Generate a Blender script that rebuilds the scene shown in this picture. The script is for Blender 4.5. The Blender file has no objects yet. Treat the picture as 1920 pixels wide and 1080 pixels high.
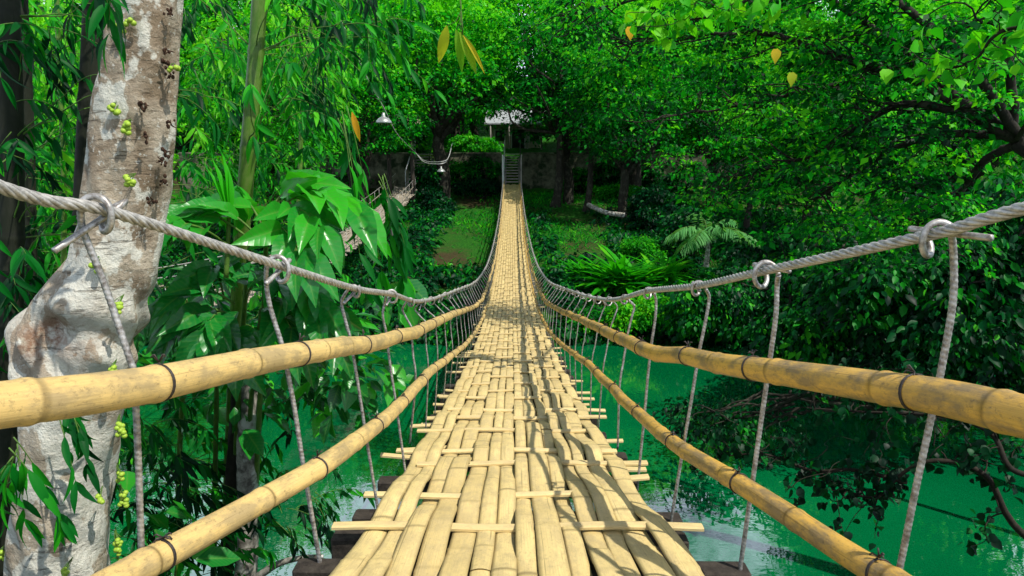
import bpy, math, random
import numpy as np
from mathutils import Vector

SC = bpy.context.scene
COL = SC.collection
PI = math.pi
R = np.random.default_rng(11)
random.seed(5)

# ------------------------------------------------------------------ camera
HC = 6.6                      # eye height above the river
PITCH = math.radians(10.6)
CP, SP = math.cos(PITCH), math.sin(PITCH)
FPX = 1280.0
cd = bpy.data.cameras.new('camera')
cam = bpy.data.objects.new('camera', cd)
COL.objects.link(cam)
cam.location = (0, 0, HC)
cam.rotation_euler = (PI / 2 - PITCH, 0, 0)
cd.lens = 24.0
cd.sensor_width = 36.0
cd.clip_start = 0.05
cd.clip_end = 1500
SC.camera = cam


def P(u, v, y):
    """survey helper: a photo reading plus a distance gives a point of the place"""
    b = (540 - v) / FPX
    a = (u - 960) / FPX
    d = y / (CP + b * SP)
    return np.array([a * d, y, HC + d * (-SP + b * CP)])


# ------------------------------------------------------------------ numpy mesh helpers
class Geo:
    def __init__(self):
        self.v, self.f, self.t, self.a, self.s = [], [], [], [], []
        self.n = 0

    def add(self, v, f, tint=0.5, aux=0.0, st=None):
        v = np.asarray(v, float).reshape(-1, 3)
        k = len(v)
        if k == 0:
            return
        self.v.append(v)
        for q in (f if isinstance(f, list) else [f]):
            self.f.append(np.asarray(q, np.int64) + self.n)
        self.t.append(np.broadcast_to(np.asarray(tint, float), (k,)))
        self.a.append(np.broadcast_to(np.asarray(aux, float), (k,)))
        self.s.append(v if st is None else np.asarray(st, float).reshape(-1, 3))
        self.n += k

    def mesh(self, name, m, smooth=True):
        me = bpy.data.meshes.new(name)
        if self.n == 0:
            return me
        v = np.concatenate(self.v)
        me.vertices.add(len(v))
        me.vertices.foreach_set('co', v.astype(np.float32).ravel())
        loops = np.concatenate([q.ravel() for q in self.f])
        tot = np.concatenate([np.full(len(q), q.shape[1]) for q in self.f])
        start = np.concatenate([[0], np.cumsum(tot)[:-1]])
        me.loops.add(len(loops))
        me.loops.foreach_set('vertex_index', loops.astype(np.int32))
        me.polygons.add(len(tot))
        me.polygons.foreach_set('loop_start', start.astype(np.int32))
        me.polygons.foreach_set('loop_total', tot.astype(np.int32))
        me.polygons.foreach_set('use_smooth', np.full(len(tot), smooth))
        for nm, dat in (('tint', self.t), ('aux', self.a)):
            at = me.attributes.new(nm, 'FLOAT', 'POINT')
            at.data.foreach_set('value', np.concatenate(dat).astype(np.float32))
        at = me.attributes.new('st', 'FLOAT_VECTOR', 'POINT')
        at.data.foreach_set('vector', np.concatenate(self.s).astype(np.float32).ravel())
        me.update(calc_edges=True)
        me.materials.append(m)
        return me

    def obj(self, name, m, parent=None, smooth=True):
        o = bpy.data.objects.new(name, self.mesh(name, m, smooth))
        COL.objects.link(o)
        if parent is not None:
            o.parent = parent
        return o


def tag(o, label=None, cat=None, group=None, kind=None):
    for k, x in (('label', label), ('category', cat), ('group', group), ('kind', kind)):
        if x:
            o[k] = x
    return o


def thing(name, label, cat, loc=(0, 0, 0), group=None):
    o = bpy.data.objects.new(name, None)
    o.empty_display_size = 0.1
    COL.objects.link(o)
    o.location = loc
    return tag(o, label, cat, group)


def dup(root, loc, rz, sc, label=None):
    r = root.copy()
    COL.objects.link(r)
    r.location = loc
    r.rotation_euler = (0, 0, rz)
    r.scale = (sc, sc, sc) if not isinstance(sc, tuple) else sc
    if label:
        r['label'] = label
    for ch in list(root.children):
        c = ch.copy()
        COL.objects.link(c)
        c.parent = r
        for g in list(ch.children):
            d = g.copy()
            COL.objects.link(d)
            d.parent = c
    return r


def spline(pts, n, key=None):
    """Catmull-Rom through pts (k,3), n samples"""
    p = np.asarray(pts, float)
    k = len(p)
    if k == 2:
        t = np.linspace(0, 1, n)[:, None]
        return p[0] * (1 - t) + p[1] * t
    q = np.vstack([2 * p[0] - p[1], p, 2 * p[-1] - p[-2]])
    seg = np.linalg.norm(np.diff(p[:, :3], axis=0), axis=1)
    cum = np.concatenate([[0], np.cumsum(seg)])
    s = np.linspace(0, cum[-1], n)
    i = np.clip(np.searchsorted(cum, s, side='right') - 1, 0, k - 2)
    t = ((s - cum[i]) / np.maximum(seg[i], 1e-9))[:, None]
    a, b, c, d = q[i], q[i + 1], q[i + 2], q[i + 3]
    return 0.5 * (2 * b + (c - a) * t + (2 * a - 5 * b + 4 * c - d) * t ** 2 + (3 * b - a - 3 * c + d) * t ** 3)


def unit(v):
    return v / np.maximum(np.linalg.norm(v, axis=-1, keepdims=True), 1e-9)


def frames(path):
    n = len(path)
    T = np.zeros_like(path)
    T[1:-1] = path[2:] - path[:-2]
    T[0] = path[1] - path[0]
    T[-1] = path[-1] - path[-2]
    T = unit(T)
    N = np.zeros_like(path)
    ref = np.array([0, 0, 1.0]) if abs(T[0, 2]) < 0.9 else np.array([1.0, 0, 0])
    x = ref - T[0] * ref.dot(T[0])
    N[0] = x / np.linalg.norm(x)
    for i in range(1, n):
        x = N[i - 1] - T[i] * N[i - 1].dot(T[i])
        N[i] = x / max(np.linalg.norm(x), 1e-9)
    return T, N, np.cross(T, N)


def tube(g, path, rad, sides=8, tint=0.5, aux=0.0, cap=True, off=0.0):
    """rad: scalar, (n,) or (n,sides)"""
    path = np.asarray(path, float)
    n = len(path)
    T, N, B = frames(path)
    th = np.linspace(0, 2 * PI, sides, endpoint=False)
    r = np.asarray(rad, float)
    if r.ndim == 0:
        r = np.full((n, 1), float(r))
    elif r.ndim == 1:
        r = r[:, None]
    r = np.broadcast_to(r, (n, sides))
    v = path[:, None, :] + r[..., None] * (np.cos(th)[None, :, None] * N[:, None, :] + np.sin(th)[None, :, None] * B[:, None, :])
    s = np.concatenate([[0], np.cumsum(np.linalg.norm(np.diff(path, axis=0), axis=1))]) + off
    rm = float(r.mean())
    st = np.stack([np.broadcast_to(np.cos(th) * rm, (n, sides)), np.broadcast_to(np.sin(th) * rm, (n, sides)), np.broadcast_to(s[:, None], (n, sides))], -1)
    i = np.arange(n - 1)[:, None] * sides
    j = np.arange(sides)[None, :]
    j2 = (j + 1) % sides
    f = np.stack([i + j, i + j2, i + sides + j2, i + sides + j], -1).reshape(-1, 4)
    fl = [f]
    if cap:
        fl.append(np.arange(sides)[::-1][None, :])
        fl.append((np.arange(sides) + (n - 1) * sides)[None, :])
    a = np.asarray(aux, float)
    if a.ndim == 1 and len(a) == n:
        a = np.repeat(a, sides)
    t = np.asarray(tint, float)
    if t.ndim == 1 and len(t) == n:
        t = np.repeat(t, sides)
    g.add(v, fl, t, a, st)


BOXF = np.array([[0, 1, 3, 2], [4, 6, 7, 5], [0, 4, 5, 1], [2, 3, 7, 6], [0, 2, 6, 4], [1, 5, 7, 3]])


def box(g, c, size, rz=0.0, tint=0.5, aux=0.0, tilt=0.0, bev=0.0):
    """bevelled box"""
    sx, sy, sz = (x / 2 for x in size)
    if bev <= 0:
        p = np.array([[x, y, z] for x in (-sx, sx) for y in (-sy, sy) for z in (-sz, sz)])
        f = [BOXF]
    else:
        b = bev
        ring = [(-sx + b, -sy), (sx - b, -sy), (sx, -sy + b), (sx, sy - b), (sx - b, sy), (-sx + b, sy), (-sx, sy - b), (-sx, -sy + b)]
        inn = [(x * (1 - b / sx), y * (1 - b / sy)) for x, y in ring]
        L = [(inn, -sz), (ring, -sz + b), (ring, sz - b), (inn, sz)]
        p = np.array([[x, y, z] for rr, z in L for x, y in rr])
        i = np.arange(3)[:, None] * 8
        j = np.arange(8)[None, :]
        f = [np.stack([i + j, i + (j + 1) % 8, i + 8 + (j + 1) % 8, i + 8 + j], -1).reshape(-1, 4), np.arange(8)[::-1][None], np.arange(24, 32)[None]]
    st = p.copy()
    ct, sn = math.cos(tilt), math.sin(tilt)
    p = np.stack([p[:, 0] * ct - p[:, 2] * sn, p[:, 1], p[:, 0] * sn + p[:, 2] * ct], 1)
    cz, sz_ = math.cos(rz), math.sin(rz)
    p = np.stack([p[:, 0] * cz - p[:, 1] * sz_, p[:, 0] * sz_ + p[:, 1] * cz, p[:, 2]], 1) + np.asarray(c, float)
    g.add(p, f, tint, aux, st + np.array([c[1] * 1.7, c[0] * 3.1, 0]))


def lathe(g, c, prof, sides=24, tint=0.5):
    th = np.linspace(0, 2 * PI, sides, endpoint=False)
    pr = np.asarray(prof, float)
    n = len(pr)
    v = np.stack([pr[:, :1] * np.cos(th), pr[:, :1] * np.sin(th), np.broadcast_to(pr[:, 1:], (n, sides))], -1) + np.asarray(c, float)
    i = np.arange(n - 1)[:, None] * sides
    j = np.arange(sides)[None, :]
    f = np.stack([i + j, i + (j + 1) % sides, i + sides + (j + 1) % sides, i + sides + j], -1).reshape(-1, 4)
    g.add(v.reshape(-1, 3), f, tint)


def ball(g, c, r, seg=10, rings=7, tint=0.5, sq=(1, 1, 1)):
    ph = np.linspace(0.01, PI - 0.01, rings)
    th = np.linspace(0, 2 * PI, seg, endpoint=False)
    v = np.stack([np.sin(ph)[:, None] * np.cos(th), np.sin(ph)[:, None] * np.sin(th), np.broadcast_to(np.cos(ph)[:, None], (rings, seg))], -1).reshape(-1, 3)
    i = np.arange(rings - 1)[:, None] * seg
    j = np.arange(seg)[None, :]
    f = np.stack([i + j, i + seg + j, i + seg + (j + 1) % seg, i + (j + 1) % seg], -1).reshape(-1, 4)
    g.add(v * r * np.asarray(sq) + np.asarray(c, float), f, tint, st=v * r + np.asarray(c, float))


# ------------------------------------------------------------------ leaves
def leaf_tpl(rows, widths, fold=0.25, droop=0.25, cols=3):
    """length 1 along x; width profile; folded along the midrib, tip drooping"""
    xs = np.linspace(0, 1, rows)
    w = np.asarray(widths, float)
    cs = np.linspace(-1, 1, cols)
    v, aux = [], []
    for x, ww in zip(xs, w):
        for c in cs:
            v.append((x, c * ww, abs(c) * ww * fold - droop * x * x))
            aux.append(1 - abs(c))
    f = []
    for i in range(rows - 1):
        for j in range(cols - 1):
            k = i * cols + j
            f.append((k, k + 1, k + 1 + cols, k + cols))
    return np.array(v), np.array(f), np.array(aux)


T_DIAM = (np.array([[0, 0, 0], [0.45, -0.3, 0.06], [1, 0, -0.12], [0.45, 0.3, 0.06]]), np.array([[0, 1, 2, 3]]), np.array([0., 0, 0, 0]))
T_OVAL = leaf_tpl(4, [0.03, 0.27, 0.24, 0.0], 0.3, 0.25)
T_LANCE = leaf_tpl(5, [0.012, 0.075, 0.085, 0.055, 0.0], 0.35, 0.3)
T_LANCEW = leaf_tpl(6, [0.015, 0.085, 0.11, 0.10, 0.06, 0.0], 0.3, 0.35, 5)
T_HEART = leaf_tpl(5, [0.20, 0.44, 0.40, 0.2, 0.0], 0.18, 0.25)
T_BIG = leaf_tpl(11, [0.02, 0.13, 0.185, 0.21, 0.22, 0.21, 0.19, 0.155, 0.105, 0.05, 0.0], 0.48, 0.42, 7)
_v = T_BIG[0]
_v[:, 2] += 0.022 * np.sin(_v[:, 0] * 19) * np.abs(_v[:, 1]) / 0.2
T_SWORD = leaf_tpl(6, [0.03, 0.05, 0.055, 0.05, 0.035, 0.0], 0.5, 0.5)


def leaves(g, tpl, pos, xdir, nrm, size, tint, wscale=1.0):
    V, F, A = tpl
    pos = np.asarray(pos, float)
    n = len(pos)
    if n == 0:
        return
    X = unit(np.asarray(xdir, float))
    Z = np.asarray(nrm, float)
    Z = unit(Z - X * (Z * X).sum(1, keepdims=True))
    Y = np.cross(Z, X)
    s = np.broadcast_to(np.asarray(size, float), (n,))[:, None, None]
    w = np.broadcast_to(np.asarray(wscale, float), (n,))[:, None, None]
    vv = pos[:, None, :] + s * (V[None, :, 0:1] * X[:, None] + w * V[None, :, 1:2] * Y[:, None] + V[None, :, 2:3] * Z[:, None])
    k = len(V)
    ff = (F[None] + (np.arange(n) * k)[:, None, None]).reshape(-1, F.shape[1])
    st = np.broadcast_to(V[None], (n, k, 3)).copy()
    st[:, :, 2] = R.random((n, 1))
    g.add(vv.reshape(-1, 3), ff, np.repeat(np.broadcast_to(np.asarray(tint, float), (n,)), k), np.tile(A, n), st.reshape(-1, 3))


def rnd3(n, rng=R):
    v = rng.normal(size=(n, 3))
    return unit(v)


def sprays(g, centres, rad, per, leaf, tpl=T_DIAM, droop=0.35, thick=0.18, up=1.0, tint0=0.5, tvar=0.25, tl=0.2, rng=R, hang=0.0):
    """flattish tiers of leaves round each centre"""
    c = np.asarray(centres, float)
    n = len(c)
    rad = np.broadcast_to(np.asarray(rad, float), (n,))
    cc = np.repeat(c, per, 0)
    rr = np.repeat(rad * rng.uniform(0.7, 1.3, n), per)
    tt = np.repeat(tint0 + tvar * rng.uniform(-1, 1, n), per)
    th = rng.uniform(0, 2 * PI, n * per)
    q = np.sqrt(rng.random(n * per))
    tiltd = np.repeat(rng.normal(size=(n, 2)) * 0.25, per, 0)
    dx, dy = rr * q * np.cos(th), rr * q * np.sin(th)
    dz = -droop * rr * q ** 2 + rng.normal(size=n * per) * rr * thick + dx * tiltd[:, 0] + dy * tiltd[:, 1]
    pos = cc + np.stack([dx, dy, dz], 1)
    xd = np.stack([np.cos(th), np.sin(th), -0.35 - hang - 0.3 * q], 1) + rnd3(n * per, rng) * 0.6
    nr = np.array([0, 0, up]) + rnd3(n * per, rng) * 0.75
    leaves(g, tpl, pos, xd, nr, leaf * np.clip(np.exp(rng.normal(size=n * per) * 0.36), 0.4, 1.9), tt + tl * rng.normal(size=n * per))


def shell(n, rx, ry, rz, rng, lo=0.55, zmin=-0.5):
    out = []
    while len(out) < n:
        d = rnd3(1, rng)[0]
        if d[2] < zmin:
            continue
        q = rng.uniform(lo, 1.0)
        out.append(d * q * np.array([rx, ry, rz]))
    return np.array(out)


def limb(g, a, b, r0, r1, rng, n=9, wob=0.08, sag=0.0, sides=7, tint=0.5):
    a, b = np.asarray(a, float), np.asarray(b, float)
    L = np.linalg.norm(b - a)
    t = np.linspace(0, 1, n)[:, None]
    p = a + (b - a) * t
    p += np.cumsum(rng.normal(size=(n, 3)), 0) * wob * L / n * np.sin(PI * t)
    p[:, 2] += sag * L * np.sin(PI * t[:, 0])
    tube(g, spline(p, n * 2), np.linspace(r0, r1, n * 2), sides, tint)
    return p


# ------------------------------------------------------------------ materials
def new_mat(name):
    m = bpy.data.materials.new(name)
    m.use_nodes = True
    nt = m.node_tree
    b = nt.nodes['Principled BSDF']
    return m, nt, b, nt.nodes['Material Output']


def N(nt, t, **kw):
    n = nt.nodes.new(t)
    for k, v in kw.items():
        if k.startswith('i_'):
            n.inputs[k[2:].replace('_', ' ')].default_value = v
        else:
            setattr(n, k, v)
    return n


def attr(nt, name):
    return N(nt, 'ShaderNodeAttribute', attribute_name=name)


def ramp(nt, stops, fac=None, interp='LINEAR'):
    r = nt.nodes.new('ShaderNodeValToRGB')
    cr = r.color_ramp
    cr.interpolation = interp
    while len(cr.elements) < len(stops):
        cr.elements.new(0.5)
    for e, (p, c) in zip(cr.elements, stops):
        e.position = p
        e.color = (*c, 1) if len(c) == 3 else c
    if fac is not None:
        nt.links.new(fac, r.inputs[0])
    return r


def noise(nt, vec, scale, detail=4.0, rough=0.6, sx=None):
    if sx is not None:
        mp = N(nt, 'ShaderNodeMapping')
        mp.inputs['Scale'].default_value = sx
        nt.links.new(vec, mp.inputs[0])
        vec = mp.outputs[0]
    n = N(nt, 'ShaderNodeTexNoise')
    n.inputs['Scale'].default_value = scale
    n.inputs['Detail'].default_value = detail
    n.inputs['Roughness'].default_value = rough
    nt.links.new(vec, n.inputs['Vector'])
    return n


def mix(nt, fac, a, b, mode='MIX'):
    m = N(nt, 'ShaderNodeMix', data_type='RGBA', blend_type=mode)
    for sock, x in ((m.inputs[0], fac), (m.inputs[6], a), (m.inputs[7], b)):
        if isinstance(x, (int, float)):
            sock.default_value = x
        elif isinstance(x, tuple):
            sock.default_value = (*x, 1)
        else:
            nt.links.new(x, sock)
    return m.outputs[2]


def math_n(nt, op, a, b=None, clamp=False):
    m = N(nt, 'ShaderNodeMath', operation=op, use_clamp=clamp)
    for i, x in enumerate((a, b)):
        if x is None:
            continue
        if isinstance(x, (int, float)):
            m.inputs[i].default_value = x
        else:
            nt.links.new(x, m.inputs[i])
    return m.outputs[0]


def bump(nt, h, strength, dist, bsdf):
    b = N(nt, 'ShaderNodeBump')
    b.inputs['Strength'].default_value = strength
    b.inputs['Distance'].default_value = dist
    nt.links.new(h, b.inputs['Height'])
    nt.links.new(b.outputs[0], bsdf.inputs['Normal'])


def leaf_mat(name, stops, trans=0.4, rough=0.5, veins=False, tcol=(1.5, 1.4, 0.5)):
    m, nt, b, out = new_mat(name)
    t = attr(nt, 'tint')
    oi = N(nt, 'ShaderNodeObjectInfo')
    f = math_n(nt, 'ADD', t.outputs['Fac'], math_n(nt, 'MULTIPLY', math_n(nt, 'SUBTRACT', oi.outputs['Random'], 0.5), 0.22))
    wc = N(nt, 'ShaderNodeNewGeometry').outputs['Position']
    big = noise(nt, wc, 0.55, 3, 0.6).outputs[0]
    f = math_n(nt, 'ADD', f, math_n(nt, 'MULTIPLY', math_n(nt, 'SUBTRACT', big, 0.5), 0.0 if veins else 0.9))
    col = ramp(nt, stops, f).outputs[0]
    if veins:
        st = attr(nt, 'st')
        sep = N(nt, 'ShaderNodeSeparateXYZ')
        nt.links.new(st.outputs['Vector'], sep.inputs[0])
        ay = math_n(nt, 'ABSOLUTE', sep.outputs[1])
        ph = math_n(nt, 'SUBTRACT', sep.outputs[0], math_n(nt, 'MULTIPLY', ay, 0.9))
        w = math_n(nt, 'SINE', math_n(nt, 'MULTIPLY', ph, 30.0))
        h = math_n(nt, 'POWER', math_n(nt, 'ABSOLUTE', w), 0.5)
        rib = math_n(nt, 'POWER', attr(nt, 'aux').outputs['Fac'], 14.0)
        col = mix(nt, math_n(nt, 'MULTIPLY', rib, 0.55), col, (0.16, 0.36, 0.06))
        col = mix(nt, math_n(nt, 'MULTIPLY', math_n(nt, 'SUBTRACT', 1.0, h), 0.3), col, (0.10, 0.28, 0.05))
        sv = N(nt, 'ShaderNodeTexCoord').outputs['Object']
        bl = noise(nt, sv, 22, 4, 0.7).outputs[0]
        col = mix(nt, math_n(nt, 'MULTIPLY', ramp(nt, [(0.58, (0, 0, 0)), (0.74, (1, 1, 1))], bl).outputs[0], 0.55), col, (0.10, 0.30, 0.04))
        bump(nt, h, 0.16, 0.004, b)
    nt.links.new(col, b.inputs['Base Color'])
    b.inputs['Roughness'].default_value = rough
    b.inputs['Specular IOR Level'].default_value = 0.6 if veins else 0.16
    tr = N(nt, 'ShaderNodeBsdfTranslucent')
    nt.links.new(mix(nt, 1.0, col, tcol, 'MULTIPLY'), tr.inputs[0])
    ms = N(nt, 'ShaderNodeMixShader')
    ms.inputs[0].default_value = trans
    nt.links.new(b.outputs[0], ms.inputs[1])
    nt.links.new(tr.outputs[0], ms.inputs[2])
    nt.links.new(ms.outputs[0], out.inputs[0])
    return m


G_FOREST = [(0.0, (0.0005, 0.022, 0.007)), (0.42, (0.002, 0.125, 0.014)), (0.78, (0.014, 0.40, 0.012)), (1.0, (0.12, 0.58, 0.012))]
G_DARK = [(0.0, (0.0005, 0.018, 0.008)), (0.5, (0.001, 0.080, 0.018)), (0.9, (0.012, 0.30, 0.012)), (1.0, (0.06, 0.46, 0.012))]
G_BAMB = [(0.0, (0.001, 0.030, 0.010)), (0.5, (0.003, 0.16, 0.016)), (0.88, (0.035, 0.45, 0.012)), (1.0, (0.14, 0.55, 0.02))]
G_BRIGHT = [(0.0, (0.006, 0.17, 0.008)), (0.5, (0.035, 0.42, 0.008)), (1.0, (0.20, 0.64, 0.012))]
G_BIG = [(0.0, (0.002, 0.075, 0.022)), (0.5, (0.006, 0.22, 0.022)), (1.0, (0.05, 0.50, 0.010))]
M_FOREST = leaf_mat('forest_leaf', G_FOREST, 0.48)
M_DARKL = leaf_mat('dark_leaf', G_DARK, 0.38, 0.45)
M_BAMBL = leaf_mat('bamboo_leaf', G_BAMB, 0.45, 0.5)
M_BRIGHT = leaf_mat('bright_leaf', G_BRIGHT, 0.45)
M_BIGL = leaf_mat('broad_leaf', G_BIG, 0.35, 0.3, veins=True)
M_YELL = leaf_mat('yellowing_leaf', [(0.0, (0.10, 0.34, 0.02)), (0.45, (0.45, 0.50, 0.03)), (0.75, (0.75, 0.42, 0.03)), (1.0, (0.65, 0.16, 0.02))], 0.5)
M_PALE = leaf_mat('pale_frond', [(0, (0.03, 0.22, 0.05)), (1, (0.18, 0.46, 0.14))], 0.4)


def bamboo_mat(name, base, dark, grey, spot=0.5, rough=0.42):
    m, nt, b, out = new_mat(name)
    st = attr(nt, 'st').outputs['Vector']
    t = attr(nt, 'tint').outputs['Fac']
    ax = attr(nt, 'aux').outputs['Fac']
    fib = noise(nt, st, 1.0, 5, 0.65, (260, 260, 5)).outputs[0]
    col = mix(nt, ramp(nt, [(0.35, (0, 0, 0)), (0.75, (1, 1, 1))], fib).outputs[0], base, tuple(x * 0.78 for x in base))
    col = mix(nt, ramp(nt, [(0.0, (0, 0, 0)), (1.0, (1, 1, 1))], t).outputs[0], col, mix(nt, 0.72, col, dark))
    bl = noise(nt, st, 1.0, 6, 0.7, (22, 22, 9)).outputs[0]
    col = mix(nt, math_n(nt, 'MULTIPLY', ramp(nt, [(0.44, (0, 0, 0)), (0.60, (1, 1, 1))], bl).outputs[0], spot), col, grey)
    sp = noise(nt, st, 1.0, 5, 0.75, (90, 90, 60)).outputs[0]
    col = mix(nt, math_n(nt, 'MULTIPLY', ramp(nt, [(0.55, (0, 0, 0)), (0.66, (1, 1, 1))], sp).outputs[0], spot * 0.7), col, tuple(x * 0.55 for x in grey))
    ck = noise(nt, st, 1.0, 3, 0.5, (150, 150, 1.6)).outputs[0]
    col = mix(nt, math_n(nt, 'MULTIPLY', ramp(nt, [(0.66, (0, 0, 0)), (0.70, (1, 1, 1))], ck).outputs[0], 0.6), col, tuple(x * 0.35 for x in dark))
    col = mix(nt, ax, col, tuple(x * 0.3 for x in dark))
    nt.links.new(col, b.inputs['Base Color'])
    b.inputs['Roughness'].default_value = rough
    b.inputs['Specular IOR Level'].default_value = 0.3
    bump(nt, math_n(nt, 'ADD', fib, math_n(nt, 'MULTIPLY', bl, 0.7)), 0.35, 0.004, b)
    return m


M_DECK = bamboo_mat('split_bamboo', (0.79, 0.615, 0.265), (0.54, 0.40, 0.16), (0.46, 0.36, 0.18), 0.55, 0.5)
M_SLAT = bamboo_mat('bamboo_slat', (0.78, 0.61, 0.29), (0.52, 0.38, 0.15), (0.42, 0.33, 0.18), 0.4)
M_RAIL = bamboo_mat('bamboo_pole_pale', (0.70, 0.50, 0.19), (0.54, 0.37, 0.13), (0.33, 0.25, 0.12), 0.85)
M_RAILO = bamboo_mat('bamboo_pole_golden', (0.66, 0.40, 0.075), (0.46, 0.27, 0.05), (0.22, 0.16, 0.075), 0.9)
M_CULM = bamboo_mat('bamboo_culm_green', (0.085, 0.20, 0.018), (0.05, 0.13, 0.012), (0.16, 0.22, 0.06), 0.5, 0.35)
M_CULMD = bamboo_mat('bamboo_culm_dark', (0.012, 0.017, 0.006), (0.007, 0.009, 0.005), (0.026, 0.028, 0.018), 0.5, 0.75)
M_GREYD = bamboo_mat('weathered_bamboo', (0.42, 0.37, 0.29), (0.25, 0.21, 0.16), (0.16, 0.13, 0.10), 0.6, 0.7)


def steel_mat(name, c1, c2, metal=0.6, rough=0.45):
    m, nt, b, out = new_mat(name)
    st = attr(nt, 'st').outputs['Vector']
    n = noise(nt, st, 60, 5, 0.7).outputs[0]
    col = mix(nt, ramp(nt, [(0.42, (0, 0, 0)), (0.62, (1, 1, 1))], n).outputs[0], c1, c2)
    ax = attr(nt, 'aux').outputs['Fac']
    col = mix(nt, ax, col, tuple(x * 0.25 for x in c2))
    nt.links.new(col, b.inputs['Base Color'])
    b.inputs['Metallic'].default_value = metal
    b.inputs['Roughness'].default_value = rough
    bump(nt, n, 0.2, 0.002, b)
    return m


M_CABLE = steel_mat('galvanised_rope', (0.52, 0.50, 0.46), (0.27, 0.26, 0.24), 0.35, 0.5)
M_REBAR = steel_mat('steel_rod', (0.48, 0.47, 0.45), (0.19, 0.165, 0.145), 0.5, 0.45)
M_WIRE = steel_mat('dark_wire', (0.05, 0.04, 0.035), (0.025, 0.02, 0.018), 0.3, 0.5)
M_LAMP = steel_mat('lamp_metal', (0.40, 0.42, 0.40), (0.24, 0.25, 0.24), 0.5, 0.4)


def plain_mat(name, c1, c2, scale=6.0, rough=0.8, lo=0.35, hi=0.65, bstr=0.4, bdist=0.02, third=None):
    m, nt, b, out = new_mat(name)
    st = attr(nt, 'st').outputs['Vector']
    n = noise(nt, st, scale, 8, 0.65).outputs[0]
    col = mix(nt, ramp(nt, [(lo, (0, 0, 0)), (hi, (1, 1, 1))], n).outputs[0], c1, c2)
    if third:
        n2 = noise(nt, st, scale * 0.37, 5, 0.6).outputs[0]
        col = mix(nt, ramp(nt, [(0.52, (0, 0, 0)), (0.58, (1, 1, 1))], n2).outputs[0], col, third)
    nt.links.new(col, b.inputs['Base Color'])
    b.inputs['Roughness'].default_value = rough
    b.inputs['Specular IOR Level'].default_value = 0.25
    bump(nt, n, bstr, bdist, b)
    return m


M_BEAM = plain_mat('dark_timber', (0.055, 0.045, 0.035), (0.02, 0.016, 0.013), 30)
M_BARK = plain_mat('dark_bark', (0.030, 0.026, 0.018), (0.012, 0.011, 0.008), 9, 0.9, bstr=0.8, third=(0.05, 0.05, 0.035))
M_BARKG = plain_mat('grey_bark', (0.40, 0.38, 0.33), (0.11, 0.10, 0.085), 13, 0.9, 0.38, 0.6, third=(0.52, 0.52, 0.48))
M_TWIG = plain_mat('twig', (0.028, 0.022, 0.014), (0.014, 0.011, 0.008), 20)
M_STEM = plain_mat('green_stem', (0.10, 0.20, 0.03), (0.05, 0.12, 0.02), 20, 0.5)
M_STONE = plain_mat('mossy_stone', (0.20, 0.20, 0.13), (0.04, 0.042, 0.026), 1.6, 0.9, 0.36, 0.62, third=(0.022, 0.04, 0.016))
M_CONC = plain_mat('concrete', (0.30, 0.28, 0.25), (0.18, 0.17, 0.15), 4)
M_ROOF = plain_mat('pale_roof', (0.42, 0.45, 0.49), (0.28, 0.30, 0.33), 3, 0.6)
M_WALLC = plain_mat('house_wall', (0.42, 0.36, 0.27), (0.30, 0.25, 0.19), 4)
M_GLASSD = plain_mat('dark_opening', (0.012, 0.012, 0.012), (0.02, 0.02, 0.02), 4, 0.3)
M_PIPE = plain_mat('painted_pipe', (0.62, 0.63, 0.62), (0.42, 0.42, 0.40), 12, 0.45)
M_FIG = plain_mat('fig_skin', (0.24, 0.42, 0.03), (0.36, 0.48, 0.06), 60, 0.4, bstr=0.1)
M_FIGD = plain_mat('fig_scar', (0.06, 0.03, 0.015), (0.03, 0.015, 0.01), 60, 0.9)


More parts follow.
